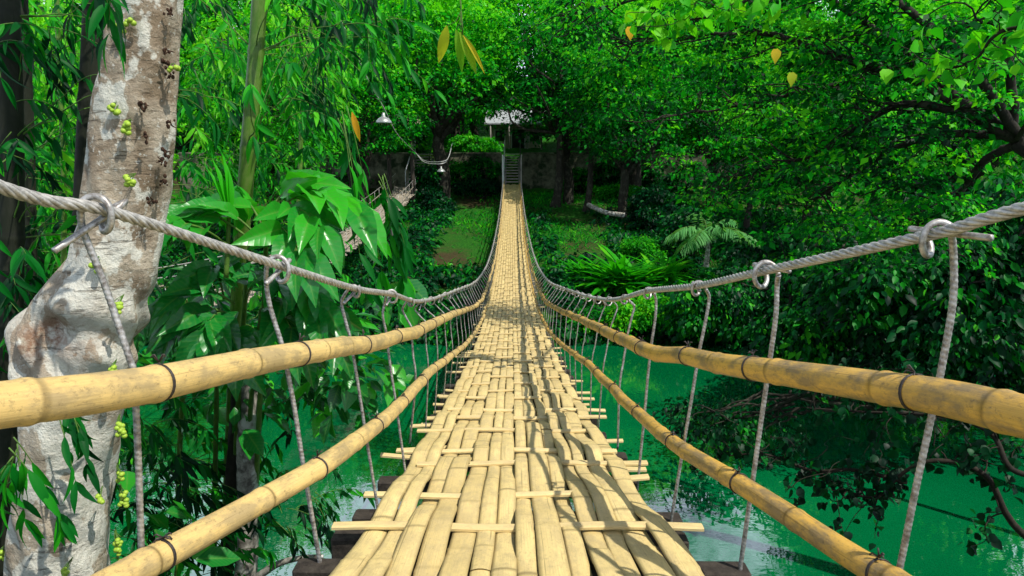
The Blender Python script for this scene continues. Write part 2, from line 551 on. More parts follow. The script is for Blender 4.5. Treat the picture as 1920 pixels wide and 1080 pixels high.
def fig_bark():
    m, nt, b, out = new_mat('fig_bark')
    st = attr(nt, 'st').outputs['Vector']
    ax = attr(nt, 'aux').outputs['Fac']
    n1 = noise(nt, st, 7, 7, 0.62).outputs[0]
    sz = N(nt, 'ShaderNodeSeparateXYZ')
    nt.links.new(st, sz.inputs[0])
    low = math_n(nt, 'MULTIPLY', math_n(nt, 'SUBTRACT', 6.55, sz.outputs[2]), 0.10)
    low = N(nt, 'ShaderNodeClamp').outputs[0] if False else math_n(nt, 'MAXIMUM', math_n(nt, 'MINIMUM', low, 0.09), -0.02)
    n1s = math_n(nt, 'ADD', n1, low)
    col = mix(nt, ramp(nt, [(0.38, (0, 0, 0)), (0.62, (1, 1, 1))], n1s).outputs[0], (0.22, 0.165, 0.108), (0.43, 0.37, 0.28))
    n2 = noise(nt, st, 5.0, 5, 0.55, (1, 1, 0.8)).outputs[0]
    lic = ramp(nt, [(0.535, (0, 0, 0)), (0.56, (1, 1, 1))], math_n(nt, 'ADD', n2, low)).outputs[0]
    n2b = noise(nt, st, 30, 4, 0.6).outputs[0]
    col = mix(nt, math_n(nt, 'MULTIPLY', lic, math_n(nt, 'ADD', 0.35, math_n(nt, 'MULTIPLY', n2b, 0.8)), True), col, (0.66, 0.66, 0.58))
    nd = noise(nt, st, 17, 6, 0.75).outputs[0]
    col = mix(nt, math_n(nt, 'MULTIPLY', ramp(nt, [(0.55, (0, 0, 0)), (0.68, (1, 1, 1))], nd).outputs[0], 0.55), col, (0.13, 0.10, 0.07))
    n3 = noise(nt, st, 38, 4, 0.6).outputs[0]
    col = mix(nt, math_n(nt, 'MULTIPLY', ramp(nt, [(0.60, (0, 0, 0)), (0.64, (1, 1, 1))], n3).outputs[0], 0.6), col, (0.62, 0.62, 0.55))
    # horizontal growth cracks
    cr = noise(nt, st, 1.0, 5, 0.7, (5, 5, 46)).outputs[0]
    crm = ramp(nt, [(0.60, (0, 0, 0)), (0.66, (1, 1, 1))], cr).outputs[0]
    col = mix(nt, math_n(nt, 'MULTIPLY', crm, 0.5), col, (0.12, 0.09, 0.06))
    # old wound / burl: rusty and dark
    col = mix(nt, math_n(nt, 'MULTIPLY', ax, ramp(nt, [(0.40, (0, 0, 0)), (0.56, (1, 1, 1))], noise(nt, st, 9, 6, 0.7).outputs[0]).outputs[0]), col, (0.20, 0.10, 0.055))
    nt.links.new(col, b.inputs['Base Color'])
    b.inputs['Roughness'].default_value = 0.8
    b.inputs['Specular IOR Level'].default_value = 0.2
    h = math_n(nt, 'SUBTRACT', math_n(nt, 'MULTIPLY', n1, 1.0), math_n(nt, 'MULTIPLY', crm, 0.35))
    bump(nt, math_n(nt, 'ADD', h, math_n(nt, 'MULTIPLY', nd, 0.8)), 0.9, 0.025, b)
    return m


M_FIGB = fig_bark()


def ground_mat():
    m, nt, b, out = new_mat('bank_ground')
    tc = N(nt, 'ShaderNodeTexCoord').outputs['Object']
    n1 = noise(nt, tc, 0.22, 6, 0.65).outputs[0]
    n2 = noise(nt, tc, 9, 6, 0.75).outputs[0]
    soil = mix(nt, n2, (0.022, 0.017, 0.008), (0.085, 0.068, 0.030))  # soil and grass tones darkened to stand in for tree shade on the slope
    grass = mix(nt, ramp(nt, [(0.35, (0, 0, 0)), (0.65, (1, 1, 1))], n2).outputs[0], (0.006, 0.05, 0.007), (0.03, 0.15, 0.010))
    f = ramp(nt, [(0.47, (0, 0, 0)), (0.62, (1, 1, 1))], math_n(nt, 'ADD', n1, math_n(nt, 'MULTIPLY', math_n(nt, 'SUBTRACT', n2, 0.5), 0.35))).outputs[0]
    sep = N(nt, 'ShaderNodeSeparateXYZ')
    nt.links.new(tc, sep.inputs[0])
    hill = ramp(nt, [(0.50, (1, 1, 1)), (0.52, (0, 0, 0))], math_n(nt, 'MULTIPLY', sep.outputs[1], 0.01)).outputs[0]
    f = math_n(nt, 'MULTIPLY', f, hill)
    nt.links.new(mix(nt, f, grass, soil), b.inputs['Base Color'])
    b.inputs['Roughness'].default_value = 0.95
    b.inputs['Specular IOR Level'].default_value = 0.1
    bump(nt, n2, 0.8, 0.08, b)
    return m


def water_mat():
    m, nt, b, out = new_mat('emerald_water')
    tc = N(nt, 'ShaderNodeTexCoord').outputs['Object']
    n0 = noise(nt, tc, 0.09, 3, 0.5).outputs[0]
    col = mix(nt, ramp(nt, [(0.35, (0, 0, 0)), (0.65, (1, 1, 1))], n0).outputs[0], (0.000, 0.085, 0.025), (0.001, 0.155, 0.046))
    nt.links.new(col, b.inputs['Base Color'])
    b.inputs['Roughness'].default_value = 0.015
    b.inputs['IOR'].default_value = 2.2
    b.inputs['Specular IOR Level'].default_value = 1.0
    n1 = noise(nt, tc, 1.6, 3, 0.55, (1, 1.6, 1)).outputs[0]
    n2 = noise(nt, tc, 7.0, 2, 0.5, (1, 1.8, 1)).outputs[0]
    h = math_n(nt, 'ADD', n1, math_n(nt, 'MULTIPLY', n2, 0.14))
    bump(nt, h, 0.10, 0.03, b)
    return m


M_GROUND = ground_mat()
M_WATER = water_mat()

# ------------------------------------------------------------------ terrain and water
FARY = [-200, 24.2, 25.5, 27, 31, 36, 40, 46, 49.9, 50.7, 58, 80, 120, 200, 400]
FARZ = [-1.6, -0.25, 0.45, 1.3, 2.2, 2.9, 3.3, 4.0, 4.3, 7.0, 7.2, 10.5, 19, 30, 45]


def ground_z(x, y):
    x = np.asarray(x, float)
    y = np.asarray(y, float)
    wob = 0.5 * np.sin(x * 0.55 + 1.0) + 0.3 * np.sin(x * 1.3)
    far = np.interp(y + wob * np.clip((32 - y) / 8, 0, 1), FARY, FARZ)
    shift = np.clip(-x - 4.5, 0, 9) * 0.9
    yn = y - shift
    near = np.where(yn < 0, 5.25 - 0.02 * yn, 5.25 - 0.86 * yn) + 0.12 * np.sin(x * 2.1 + y) * np.clip(yn, 0, 1)
    near = np.where(yn < 8.5, np.maximum(near, -1.6), -1.6)
    return np.maximum(near, far) + 0.05 * np.sin(x * 3.7) * np.sin(y * 2.9)


def grid_sheet(name, xs, ys, zf, m):
    X, Y = np.meshgrid(xs, ys)
    Z = zf(X, Y)
    g = Geo()
    nx, ny = len(xs), len(ys)
    i = np.arange(ny - 1)[:, None] * nx
    j = np.arange(nx - 1)[None, :]
    f = np.stack([i + j, i + j + 1, i + nx + j + 1, i + nx + j], -1).reshape(-1, 4)
    g.add(np.stack([X, Y, Z], -1).reshape(-1, 3), f)
    return g.obj(name, m)


xs = np.concatenate([np.linspace(-400, -42, 14), np.linspace(-40, 40, 161), np.linspace(42, 400, 14)])
ys = np.concatenate([np.linspace(-120, -4, 12), np.linspace(-3, 62, 196), np.linspace(64, 400, 40)])
tag(grid_sheet('terrain', xs, ys, ground_z, M_GROUND), kind='structure')
tag(grid_sheet('water', np.linspace(-400, 400, 3), np.linspace(-60, 30, 3), lambda X, Y: X * 0, M_WATER), kind='structure')


# ------------------------------------------------------------------ the bamboo hanging bridge
def deck_z(y):
    y = np.asarray(y, float)
    return HC - 3.36 + np.where(y < 21, 0.0059, 0.0030) * (y - 21) ** 2


bridge = thing('hanging_bridge', 'long woven bamboo footbridge hung on steel ropes, running from the eye to the far bank', 'bridge')

# slat positions (denser away from the near end)
slat_y = [-0.35, 0.15, 0.62, 1.1, 1.62, 2.22, 2.62, 3.18, 3.46, 4.02, 4.45, 4.75, 5.3]
while slat_y[-1] < 45.0:
    slat_y.append(slat_y[-1] + R.uniform(0.36, 0.46))
slat_y = np.array(slat_y[:108])
ysam = np.concatenate([np.arange(-0.7, 7, 0.02), np.arange(7, 16, 0.04), np.arange(16, 45.5, 0.08)])

# lanes of split bamboo, in groups of two or three that pass over and under together
W = 0.52
lanes = []
x = -W
gi = 0
while x < W - 0.03:
    k = int(R.choice([2, 2, 3]))
    for q in range(k):
        w = R.uniform(0.062, 0.092)
        if x + w > W + 0.03:
            break
        lanes.append((x + w / 2, w, gi))
        x += w + 0.0008
    gi += 1
g = Geo()
cross = np.array([-1, -0.98, -0.7, -0.25, 0.25, 0.7, 0.98, 1])
for li, (lx, lw, gi) in enumerate(lanes):
    # a lane is a run of pieces laid end over end
    y0 = -0.7 - R.uniform(0, 1.5)
    while y0 < 45.4:
        L = R.uniform(1.6, 3.4)
        y1 = min(y0 + L, 45.5)
        m_ = (ysam >= y0 - 0.06) & (ysam <= y1 + 0.06)
        ys_ = ysam[m_]
        if len(ys_) >= 4:
            # weave height
            par = np.array([1.0 if (i + gi) % 2 == 0 else -1.0 for i in range(len(slat_y))])
            idx = np.clip(np.searchsorted(slat_y, ys_) - 1, 0, len(slat_y) - 2)
            t = np.clip((ys_ - slat_y[idx]) / (slat_y[idx + 1] - slat_y[idx]), 0, 1)
            ts = np.clip((t - 0.12) / 0.76, 0, 1)
            ts = ts * ts * (3 - 2 * ts)
            wz = par[idx] * (1 - ts) + par[idx + 1] * ts
            edge = abs(lx) > W - 0.1
            z = deck_z(ys_) - 0.002 + 0.0145 * wz + 0.004 * R.normal() + 0.003 * np.sin(ys_ * 3 + R.uniform(0, 6))
            z = z + 0.010 * (ys_ - y0) / L      # the far end of a piece rides on the next
            wob = 0.0035 * np.sin(ys_ * R.uniform(1.0, 2.5) + R.uniform(0, 6)) + (0.009 * np.sin(ys_ * 4 + li) if lx > 0.28 else 0)
            wid = lw * (0.5 + 0.02 * np.sin(ys_ * 4 + li)) * np.interp(ys_, [y0 - .06, y0 + 0.05, y1 - 0.05, y1 + .06], [0.94, 1, 1, 0.94])
            arch = R.uniform(0.003, 0.009)
            # nodes
            aux = np.zeros(len(ys_))
            ridge = np.zeros(len(ys_))
            step = R.uniform(0.30, 0.44)
            ny = y0 + R.uniform(0, step)
            while ny < y1:
                d_ = ys_ - ny
                wdt = 0.012 if ny < 7 else 0.03
                ridge += 0.0035 * np.exp(-(d_ / 0.014) ** 2)
                aux = np.maximum(aux, 0.75 * np.exp(-((d_ - 0.006) / (wdt * 0.55)) ** 2))
                ny += step * R.uniform(0.85, 1.15)
            nn, nc = len(ys_), len(cross)
            X = lx + wob[:, None] + wid[:, None] * cross[None, :] * (1 + ridge[:, None] * 6)
            prof = (1 - cross ** 2) * arch
            Zz = z[:, None] + prof[None, :] + ridge[:, None]
            Zz[:, 0] -= 0.008
            Zz[:, -1] -= 0.008
            Yv = np.broadcast_to(ys_[:, None], X.shape)
            v = np.stack([X, Yv, Zz], -1).reshape(-1, 3)
            i = np.arange(nn - 1)[:, None] * nc
            j = np.arange(nc - 1)[None, :]
            f = np.stack([i + j, i + j + 1, i + nc + j + 1, i + nc + j], -1).reshape(-1, 4)
            rr = R.uniform(0, 9)
            st = np.stack([np.broadcast_to(cross[None, :] * lw * 0.5 + rr, X.shape), np.full(X.shape, rr * 3), Yv + rr], -1)
            ea = np.where(np.abs(cross) > 0.99, 0.95, np.where(np.abs(cross) > 0.9, 0.4, 0.0))
            a2 = np.maximum(aux[:, None] * np.ones(nc), ea[None, :])
            a2[-1] = np.maximum(a2[-1], 0.6)
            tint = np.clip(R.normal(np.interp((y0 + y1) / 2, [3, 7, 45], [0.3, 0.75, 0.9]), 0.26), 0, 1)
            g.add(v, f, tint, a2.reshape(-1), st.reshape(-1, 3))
        y0 = y1 + R.uniform(-0.04, 0.0)
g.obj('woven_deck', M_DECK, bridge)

# cross slats and the dark timbers below them
far_slats = Geo()
loose = [(R.uniform(2.4, 9.5), R.choice([-1, 1])) for q in range(24)]
allsl = [(y_, 0) for y_ in slat_y] + loose
for i, (sy, end) in enumerate(allsl):
    g = Geo() if (i < 74 or end) else far_slats
    a, b = R.uniform(0.50, 0.70), R.uniform(0.50, 0.70)
    if i % 2:
        a, b = (a, 0.47) if R.random() < 0.5 else (0.47, b)
    if abs(sy - 2.22) < 0.01:
        a, b = 0.635, 0.675
    if abs(sy - 2.62) < 0.01:
        a, b = 0.61, 0.35
    if end:
        a, b = (-0.30, R.uniform(0.56, 0.72)) if end > 0 else (R.uniform(0.56, 0.72), -0.30)
    n = 11
    xx = np.linspace(-a, b, n)
    w, h = R.uniform(0.036, 0.048), 0.012
    tw = R.normal() * (0.10 if end else 0.012)
    drop = -0.028 if end else 0.006
    pth = np.stack([xx, sy + tw * xx + 0.004 * np.sin(xx * 6 + i), deck_z(sy) + drop + 0.004 * np.sin(xx * 8 + i)], 1)
    # flat slat section
    sec = np.array([(-1, -1), (1, -1), (1, 0.5), (0.6, 1), (-0.6, 1), (-1, 0.5)])
    v = np.stack([np.stack([np.full(6, p[0]), p[1] + sec[:, 0] * w / 2, p[2] + sec[:, 1] * h / 2], 1) for p in pth])
    ii = np.arange(n - 1)[:, None] * 6
    jj = np.arange(6)[None, :]
    f = np.stack([ii + jj, ii + 6 + jj, ii + 6 + (jj + 1) % 6, ii + (jj + 1) % 6], -1).reshape(-1, 4)
    rr = R.uniform(0, 9)
    st = np.stack([np.tile(sec[:, 0] * w / 2 + rr, n), np.tile(sec[:, 1] * h / 2, n), np.repeat(xx + rr, 6)], 1)
    g.add(v.reshape(-1, 3), [f, np.arange(6)[None], (np.arange(6)[::-1] + (n - 1) * 6)[None]], np.clip(R.normal(0.4, 0.25), 0, 1), 0.0, st)
    if g is not far_slats:
        g.obj('cross_slat', M_SLAT, bridge, smooth=False)
fs = far_slats.obj('slat_run', M_SLAT, bridge, smooth=False)
fs['kind'] = 'stuff'

beam_y = [3.55]
while beam_y[-1] < 44.5:
    beam_y.append(beam_y[-1] + R.uniform(0.44, 0.62))
near_beams = {0.85: 1.86, 1.41: 1.66, 1.97: 1.44, 2.26: 1.28, 2.50: 1.30, 3.05: 1.24}
for i, by in enumerate(list(near_beams) + beam_y):
    g = Geo()
    L = near_beams.get(by, R.uniform(1.16, 1.3))
    box(g, (R.uniform(-0.02, 0.03), by, float(deck_z(by)) - 0.085), (L, 0.075, 0.085), rz=R.normal() * 0.012, bev=0.006)
    g.obj('cross_beam', M_BEAM, bridge, smooth=False)

# --- side lines: control points (y, x, z relative to the eye)
L_CAB = [(-1.2, -1.35, 0.95), (0.4, -1.10, 0.32), (1.2, -0.92, -0.035), (1.45, -0.84, -0.11), (2.0, -0.68, -0.31), (2.55, -0.595, -0.48), (3.1, -0.555, -0.61), (4.2, -0.56, -0.87), (6.6, -0.58, -1.27), (11.2, -0.60, -1.98)]
R_CAB = [(-1.2, 1.35, 0.8), (0.4, 1.08, 0.18), (1.2, 0.905, -0.08), (1.4, 0.862, -0.15), (1.95, 0.728, -0.315), (2.45, 0.677, -0.45), (3.0, 0.61, -0.575), (4.2, 0.595, -0.86), (6.6, 0.60, -1.27), (11.2, 0.61, -1.98)]
L_TOP = [(0.2, -1.25, -0.22), (0.8, -1.02, -0.345), (1.1, -0.88, -0.41), (1.35, -0.79, -0.46), (1.98, -0.646, -0.575), (2.55, -0.576, -0.697), (3.1, -0.55, -0.815), (3.9, -0.51, -0.966), (5.6, -0.50, -1.27), (10.4, -0.50, -2.17)]
R_TOP = [(0.2, 1.28, -0.18), (0.8, 1.04, -0.37), (1.1, 0.93, -0.445), (1.4, 0.868, -0.493), (1.95, 0.718, -0.611), (2.45, 0.649, -0.721), (3.0, 0.595, -0.84), (4.7, 0.56, -1.14), (7.8, 0.50, -1.69), (10.4, 0.50, -2.12)]
L_LOW = [(0.2, -1.2, -0.55), (0.9, -0.915, -0.77), (1.4, -0.81, -0.887), (1.98, -0.61, -0.943), (2.55, -0.54, -1.036), (3.1, -0.52, -1.138), (4.1, -0.50, -1.294), (6.9, -0.48, -1.88), (9.9, -0.48, -2.39)]
R_LOW = [(0.2, 1.2, -0.6), (0.9, 0.93, -0.80), (1.4, 0.833, -0.92), (1.95, 0.696, -0.973), (2.45, 0.614, -1.058), (3.0, 0.58, -1.153), (4.3, 0.53, -1.344), (8.1, 0.49, -2.1), (10.9, 0.48, -2.53)]


def side_line(ctl, hgt, xf):
    pts = [(x_, y_, HC + z_) for y_, x_, z_ in ctl]
    ylast = ctl[-1][0]
    s = 1 if xf > 0 else -1
    for y_ in np.arange(ylast + 4, 45.1, 3.0):
        k = (y_ - ylast) / (45 - ylast)
        pts.append((s * (abs(ctl[-1][1]) * (1 - k) + abs(xf) * k), y_, float(deck_z(y_)) + hgt * (1 - 0.25 * k)))
    return np.array(pts)


LINES = {}
for nm, ctl, h, xf in (('LC', L_CAB, 0.80, -0.56), ('RC', R_CAB, 0.80, 0.56), ('LT', L_TOP, 0.56, -0.5), ('RT', R_TOP, 0.58, 0.5), ('LL', L_LOW, 0.25, -0.48), ('RL', R_LOW, 0.25, 0.48)):
    LINES[nm] = spline(side_line(ctl, h, xf), 3000)


def at_y(nm, y):
    p = LINES[nm]
    return np.array([np.interp(y, p[:, 1], p[:, 0]), y, np.interp(y, p[:, 1], p[:, 2])])


def resample(p, step):
    s = np.concatenate([[0], np.cumsum(np.linalg.norm(np.diff(p, axis=0), axis=1))])
    q = np.arange(0, s[-1], step)
    return np.stack([np.interp(q, s, p[:, k]) for k in range(3)], 1)


# ropes: six strands laid in a helix
for nm in ('LC', 'RC'):
    g = Geo()
    p = LINES[nm]
    near = resample(p[p[:, 1] < 6.0], 0.0045)
    far = resample(p[p[:, 1] >= 5.98], 0.05)
    sides = 30
    s = np.arange(len(near)) * 0.0045
    th = np.linspace(0, 2 * PI, sides, endpoint=False)
    ph = 6 * (th[None, :] - 2 * PI * s[:, None] / 0.15)
    lob = np.abs(np.cos(ph / 2))
    r = 0.0124 * (0.74 + 0.29 * lob)
    tube(g, near, r, sides, 0.5, (np.clip(0.42 - lob, 0, 1) * 2.2).reshape(-1))
    tube(g, far, 0.0118, 10)
    g.obj('main_cable', M_CABLE, bridge)

# bamboo rails, each made of poles lashed end to end
hang_y = {'L': [0.85, 1.42, 1.99, 2.55, 3.1, 3.66], 'R': [0.85, 1.40, 1.95, 2.45, 3.0, 3.55]}
for k in hang_y:
    while hang_y[k][-1] < 44.3:
        hang_y[k].append(hang_y[k][-1] + R.uniform(0.48, 0.62))

for nm, m_, r0 in (('LT', M_RAIL, 0.0405), ('RT', M_RAILO, 0.0395), ('LL', M_RAIL, 0.036), ('RL', M_RAILO, 0.033)):
    p = LINES[nm]
    ends = [0.2, 9.2, 17.5, 26.0, 34.5, 44.8]
    for e, (a, b) in enumerate(zip(ends[:-1], ends[1:])):
        g = Geo()
        q = resample(p[(p[:, 1] >= a - (0.25 if e else 0)) & (p[:, 1] <= b)], 0.008 if e == 0 else 0.05)
        s = np.concatenate([[0], np.cumsum(np.linalg.norm(np.diff(q, axis=0), axis=1))])
        L = s[-1]
        if e == 0:
            rad = r0 * np.interp(s, [0, 1.0, 2.5, 5, L], [1.05, 1.0, 0.84, 0.74, 0.62])
        else:
            rad = r0 * np.interp(s, [0, L], [0.74, 0.55])
        jig = np.zeros((len(q), 2))
        aux = np.zeros(len(q))
        pos = R.uniform(0.05, 0.3)
        kinks, kv = [0.0], [np.zeros(2)]
        while pos < L:
            d_ = s - pos
            rad = rad * (1 + 0.075 * np.exp(-(d_ / 0.014) ** 2) - 0.03 * np.exp(-((d_ - 0.02) / 0.008) ** 2))
            aux = np.maximum(aux, 0.9 * np.exp(-((d_ - 0.012) / 0.005) ** 2))
            kinks.append(pos)
            kv.append(np.clip(R.normal(size=2), -1.5, 1.5) * (0.0035 if e == 0 else 0.010))
            pos += R.uniform(0.22, 0.40)
        kv = np.array(kv)
        q[:, 0] += np.interp(s, kinks, kv[:, 0])
        q[:, 2] += np.interp(s, kinks, kv[:, 1])
        if e == 0:
            th = np.linspace(0, 2 * PI, 26, endpoint=False)
            rad2 = rad[:, None] * (1 + 0.012 * np.sin(th * 2 + s[:, None] * 2) + 0.008 * np.sin(th * 3 - s[:, None] * 5))
            tube(g, q, rad2, 26, np.clip(0.4 + 0.25 * np.sin(s * 2.2), 0, 1), aux, off=R.uniform(0, 5))
        else:
            tube(g, q, rad, 10, 0.5, aux, off=R.uniform(0, 9))
        rail = g.obj('bamboo_rail', m_, bridge)
        # wire lashings where the hangers cross
        for hy in hang_y[nm[0]]:
            if not (a < hy < b) or hy > 14:
                continue
            i = int(np.argmin(np.abs(q[:, 1] - hy)))
            if i < 2 or i > len(q) - 3:
                continue
            gl = Geo()
            T = unit(q[i + 1] - q[i - 1])
            up = unit(np.array([0, 0, 1.0]) - T * T[2])
            sd = np.cross(T, up)
            th = np.linspace(0, 4 * PI, 42)
            rr = rad[i] * 1.02 + 0.0012
            ring = q[i] + rr * (np.cos(th)[:, None] * up + np.sin(th)[:, None] * sd) + T * (np.linspace(-0.004, 0.004, 42))[:, None]
            tube(gl, ring, 0.0017, 6)
            out = -1 if nm[0] == 'L' else 1
            knot = q[i] + up * (rr + 0.004) + sd * 0.0
            for c_ in range(5):
                d_ = unit(R.normal(size=3))
                tube(gl, np.array([knot, knot + d_ * 0.014 + up * 0.006, knot + d_ * 0.02]), 0.0022, 5)
            gl.obj('wire_lashing', M_WIRE, rail)


def hanger(side, y, k):
    out = -1 if side == 'L' else 1
    c = at_y(side + 'C', y)
    c2 = at_y(side + 'C', y + 0.05)
    T = unit(c2 - c)
    up = unit(np.array([0, 0, 1.0]) - T * T[2])
    sd = np.cross(T, up)
    if sd[0] * out < 0:
        sd = -sd
    rt, rl = at_y(side + 'T', y), at_y(side + 'L', y)
    dz = float(deck_z(y))
    base = np.array([out * (0.60 if y < 4 else 0.565), y + R.uniform(0.05, 0.14), dz - 0.05])
    if y < 1.6:
        base = np.array([out * 0.66, y + 0.1, dz - 0.08])
    # hook: a turn round the rope with a free tail, then down
    rh = (0.031 if y < 2.3 else 0.025) * R.uniform(0.8, 1.15)
    th = np.linspace(0.1, 2 * PI * R.uniform(1.12, 1.3), 30)
    ax = np.linspace(0.05, -0.03, 30)
    loop = c + T * ax[:, None] + rh * (np.sin(th)[:, None] * sd * 0.8 + np.cos(th)[:, None] * up) - up * 0.010
    tail_dir = unit(-up * (R.uniform(0.6, 1.0) if side == 'L' else R.uniform(0.1, 0.5)) - T * R.uniform(0.7, 1.0) + sd * R.uniform(0.0, 0.35))
    tail = loop[0] + tail_dir * (R.uniform(0.13, 0.17) if y < 2.2 else R.uniform(0.04, 0.13))
    off = R.uniform(0.7, 1.2) * 0.045
    rr = 0.038 if y < 3 else 0.03
    mid0 = c - up * 0.045 + sd * off
    p1 = rt + np.array([out * (rr + 0.008), 0, 0.02])
    p2 = rl + np.array([out * (rr + 0.004), 0, 0])
    if y < 3.4:
        base = p2 + (p2 - p1) * (p2[2] - (dz - 0.09)) / max(p1[2] - p2[2], 0.1)
    mid = mid0 * 0.62 + p1 * 0.38 + np.array([out * R.uniform(0.0, 0.010), R.normal() * 0.004, 0])
    up_ = spline(np.vstack([loop[-1], mid0, mid, p1]), 40)
    body = np.vstack([up_, spline(np.vstack([p1 * 0.98 + p2 * 0.02, (p1 + p2) / 2 + R.normal(size=3) * 0.003, p2, base]), 30)])
    rod_r = 0.0072 if y < 2.2 else 0.0060 if y < 4 else 0.0048
    return np.vstack([[tail], loop]), body, rod_r


rest = Geo()
n_parts = 0
for k in range(max(len(hang_y['L']), len(hang_y['R']))):
    for side in 'LR':
        if k >= len(hang_y[side]):
            continue
        y = hang_y[side][k]
        hook, body, rr = hanger(side, y, k)
        if n_parts < 98:
            g = Geo()
            if y < 3.3:
                q = resample(body, 0.0026)
                s = np.arange(len(q)) * 0.0026
                th = np.linspace(0, 2 * PI, 10, endpoint=False)
                rib = 0.5 + 0.5 * np.sign(np.sin(2 * PI * s[:, None] / 0.0125 + th[None, :])) * np.abs(np.sin(2 * PI * s[:, None] / 0.0125 + th[None, :])) ** 0.4
                tube(g, q, rr * (0.95 + 0.09 * rib), 10, 0.5, (0.25 * (1 - rib)).reshape(-1))
            else:
                tube(g, body, rr, 7)
            h = g.obj('hanger', M_REBAR, bridge)
            g = Geo()
            tube(g, spline(hook, 80 if y < 6 else 34), rr * 0.98, 8 if y < 6 else 5)
            g.obj('hook', M_REBAR, h)
            # wire binding of hanger
            n_parts += 1
        else:
            tube(rest, body[::6], rr, 5)
            tube(rest, hook[::4], rr, 4)
o = rest.obj('hanger_row', M_REBAR, bridge)
o['kind'] = 'stuff'

# end posts of the far landing
for sx in (-1, 1):
    g = Geo()
    x_ = sx * 0.60
    box(g, (x_, 45.2, HC - 1.25), (0.10, 0.10, 3.2), bev=0.01)
    g.obj('end_post', M_PIPE if sx < 0 else M_CONC, bridge, smooth=False)

# ------------------------------------------------------------------ far stairs, wall, house
def stairs(name, label, x, y0, y1, z0, z1, w, n, rail_m):
    t = thing(name, label, 'stairs', (x, y0, z0))
    for i in range(n):
        g = Geo()
        k = (i + 1) / n
        box(g, (0, (y1 - y0) * (i + 0.5) / n, (z1 - z0) * k - 0.03), (w, (y1 - y0) / n + 0.05, 0.06), bev=0.008)
        g.obj('step', M_CONC, t, smooth=False)
    for sx in (-1, 1):
        g = Geo()
        dy, dz = y1 - y0, z1 - z0
        hx = sx * (w / 2 + 0.05)
        tube(g, [(hx, -0.1, 0.85), (hx, dy + 0.2, dz + 0.95)], 0.035, 8)
        for q in (0.0, 0.5, 1.0):
            tube(g, [(hx, dy * q, dz * q - 0.2), (hx, dy * q, dz * q + 0.9)], 0.03, 6)
        g.obj('handrail', rail_m if sx < 0 else M_BEAM, t)
        g = Geo()
        c = np.array([(sx * (w / 2 + 0.02), 0, -0.45), (sx * (w / 2 + 0.02), dy, dz - 0.35)])
        tube(g, c, 0.11, 4)
        g.obj('stringer', M_CONC, t)
    return t


stairs('stone_steps', 'steep steps with a white handrail climbing from the far end of the woven bridge', 0.02, 45.5, 49.6, HC - 1.56, HC + 0.45, 1.0, 11, M_PIPE)

wall = thing('retaining_wall', 'mossy stained stone retaining wall along the far bank behind the trees', 'wall', (0, 50.2, 0))
g = Geo()
xs_ = np.arange(-24, 26.1, 0.5)
for a, b in ((-24, -7.2), (-5.2, -0.75), (0.75, 26)):
    n = int((b - a) / 0.4)
    X, Z = np.meshgrid(np.linspace(a, b, n), np.linspace(3.4, HC + 0.45, 9))
    Yv = 0.06 * np.sin(X * 5) * np.sin(Z * 6) + 0.03 * R.normal(size=X.shape) - 0.25
    i = np.arange(8)[:, None] * n
    j = np.arange(n - 1)[None, :]
    f = np.stack([i + j, i + j + 1, i + n + j + 1, i + n + j], -1).reshape(-1, 4)
    g.add(np.stack([X, Yv, Z], -1).reshape(-1, 3), f)
g.obj('stone_face', M_STONE, wall)
g = Geo()
for a, b in ((-24, -7.2), (-5.2, -0.75), (0.75, 26)):
    box(g, ((a + b) / 2, 0.0, HC + 0.50), (b - a, 0.62, 0.12), bev=0.02)
g.obj('coping', M_STONE, wall, smooth=False)

house = thing('house', 'small pale-roofed house at the top of the steps beyond the far bank', 'house', (0.35, 61, 7.2))
g = Geo()
box(g, (0, 3, 1.3), (4.6, 6, 2.6))
g.obj('wall', M_WALLC, house, smooth=False)
g = Geo()
pr = np.array([(-2.7, -0.9, 2.55), (2.7, -0.9, 2.55), (2.7, 3, 3.9), (-2.7, 3, 3.9), (2.7, 6.6, 2.55), (-2.7, 6.6, 2.55)])
g.add(np.vstack([pr, pr - np.array([0, 0, 0.12])]), [np.array([[0, 1, 2, 3], [3, 2, 4, 5], [7, 6, 9, 8], [8, 9, 11, 10], [0, 6, 7, 1], [5, 4, 10, 11]])])
g.obj('roof', M_ROOF, house, smooth=False)
for dx, w_ in ((0.2, 1.1), (-1.4, 0.8), (1.6, 0.8)):
    g = Geo()
    hgt = 2.0 if w_ > 1 else 0.9
    box(g, (dx, -0.03, hgt / 2 if w_ > 1 else 1.5), (w_, 0.08, hgt))
    o = g.obj('door' if w_ > 1 else 'window', M_GLASSD, house)
    g = Geo()
    for q in (-1, 1):
        box(g, (dx + q * (w_ / 2 + 0.04), -0.06, hgt / 2 if w_ > 1 else 1.5), (0.08, 0.12, hgt + 0.08))
    box(g, (dx, -0.062, hgt + 0.06 if w_ > 1 else 1.99), (w_ + 0.16, 0.12, 0.08))
    g.obj('frame', M_PIPE, o)
g = Geo()
for q in (-2.2, -0.6, 1.0, 2.2):
    tube(g, [(q, -0.8, 0), (q, -0.8, 2.52)], 0.06, 8)
g.obj('porch_post', M_CONC, house)

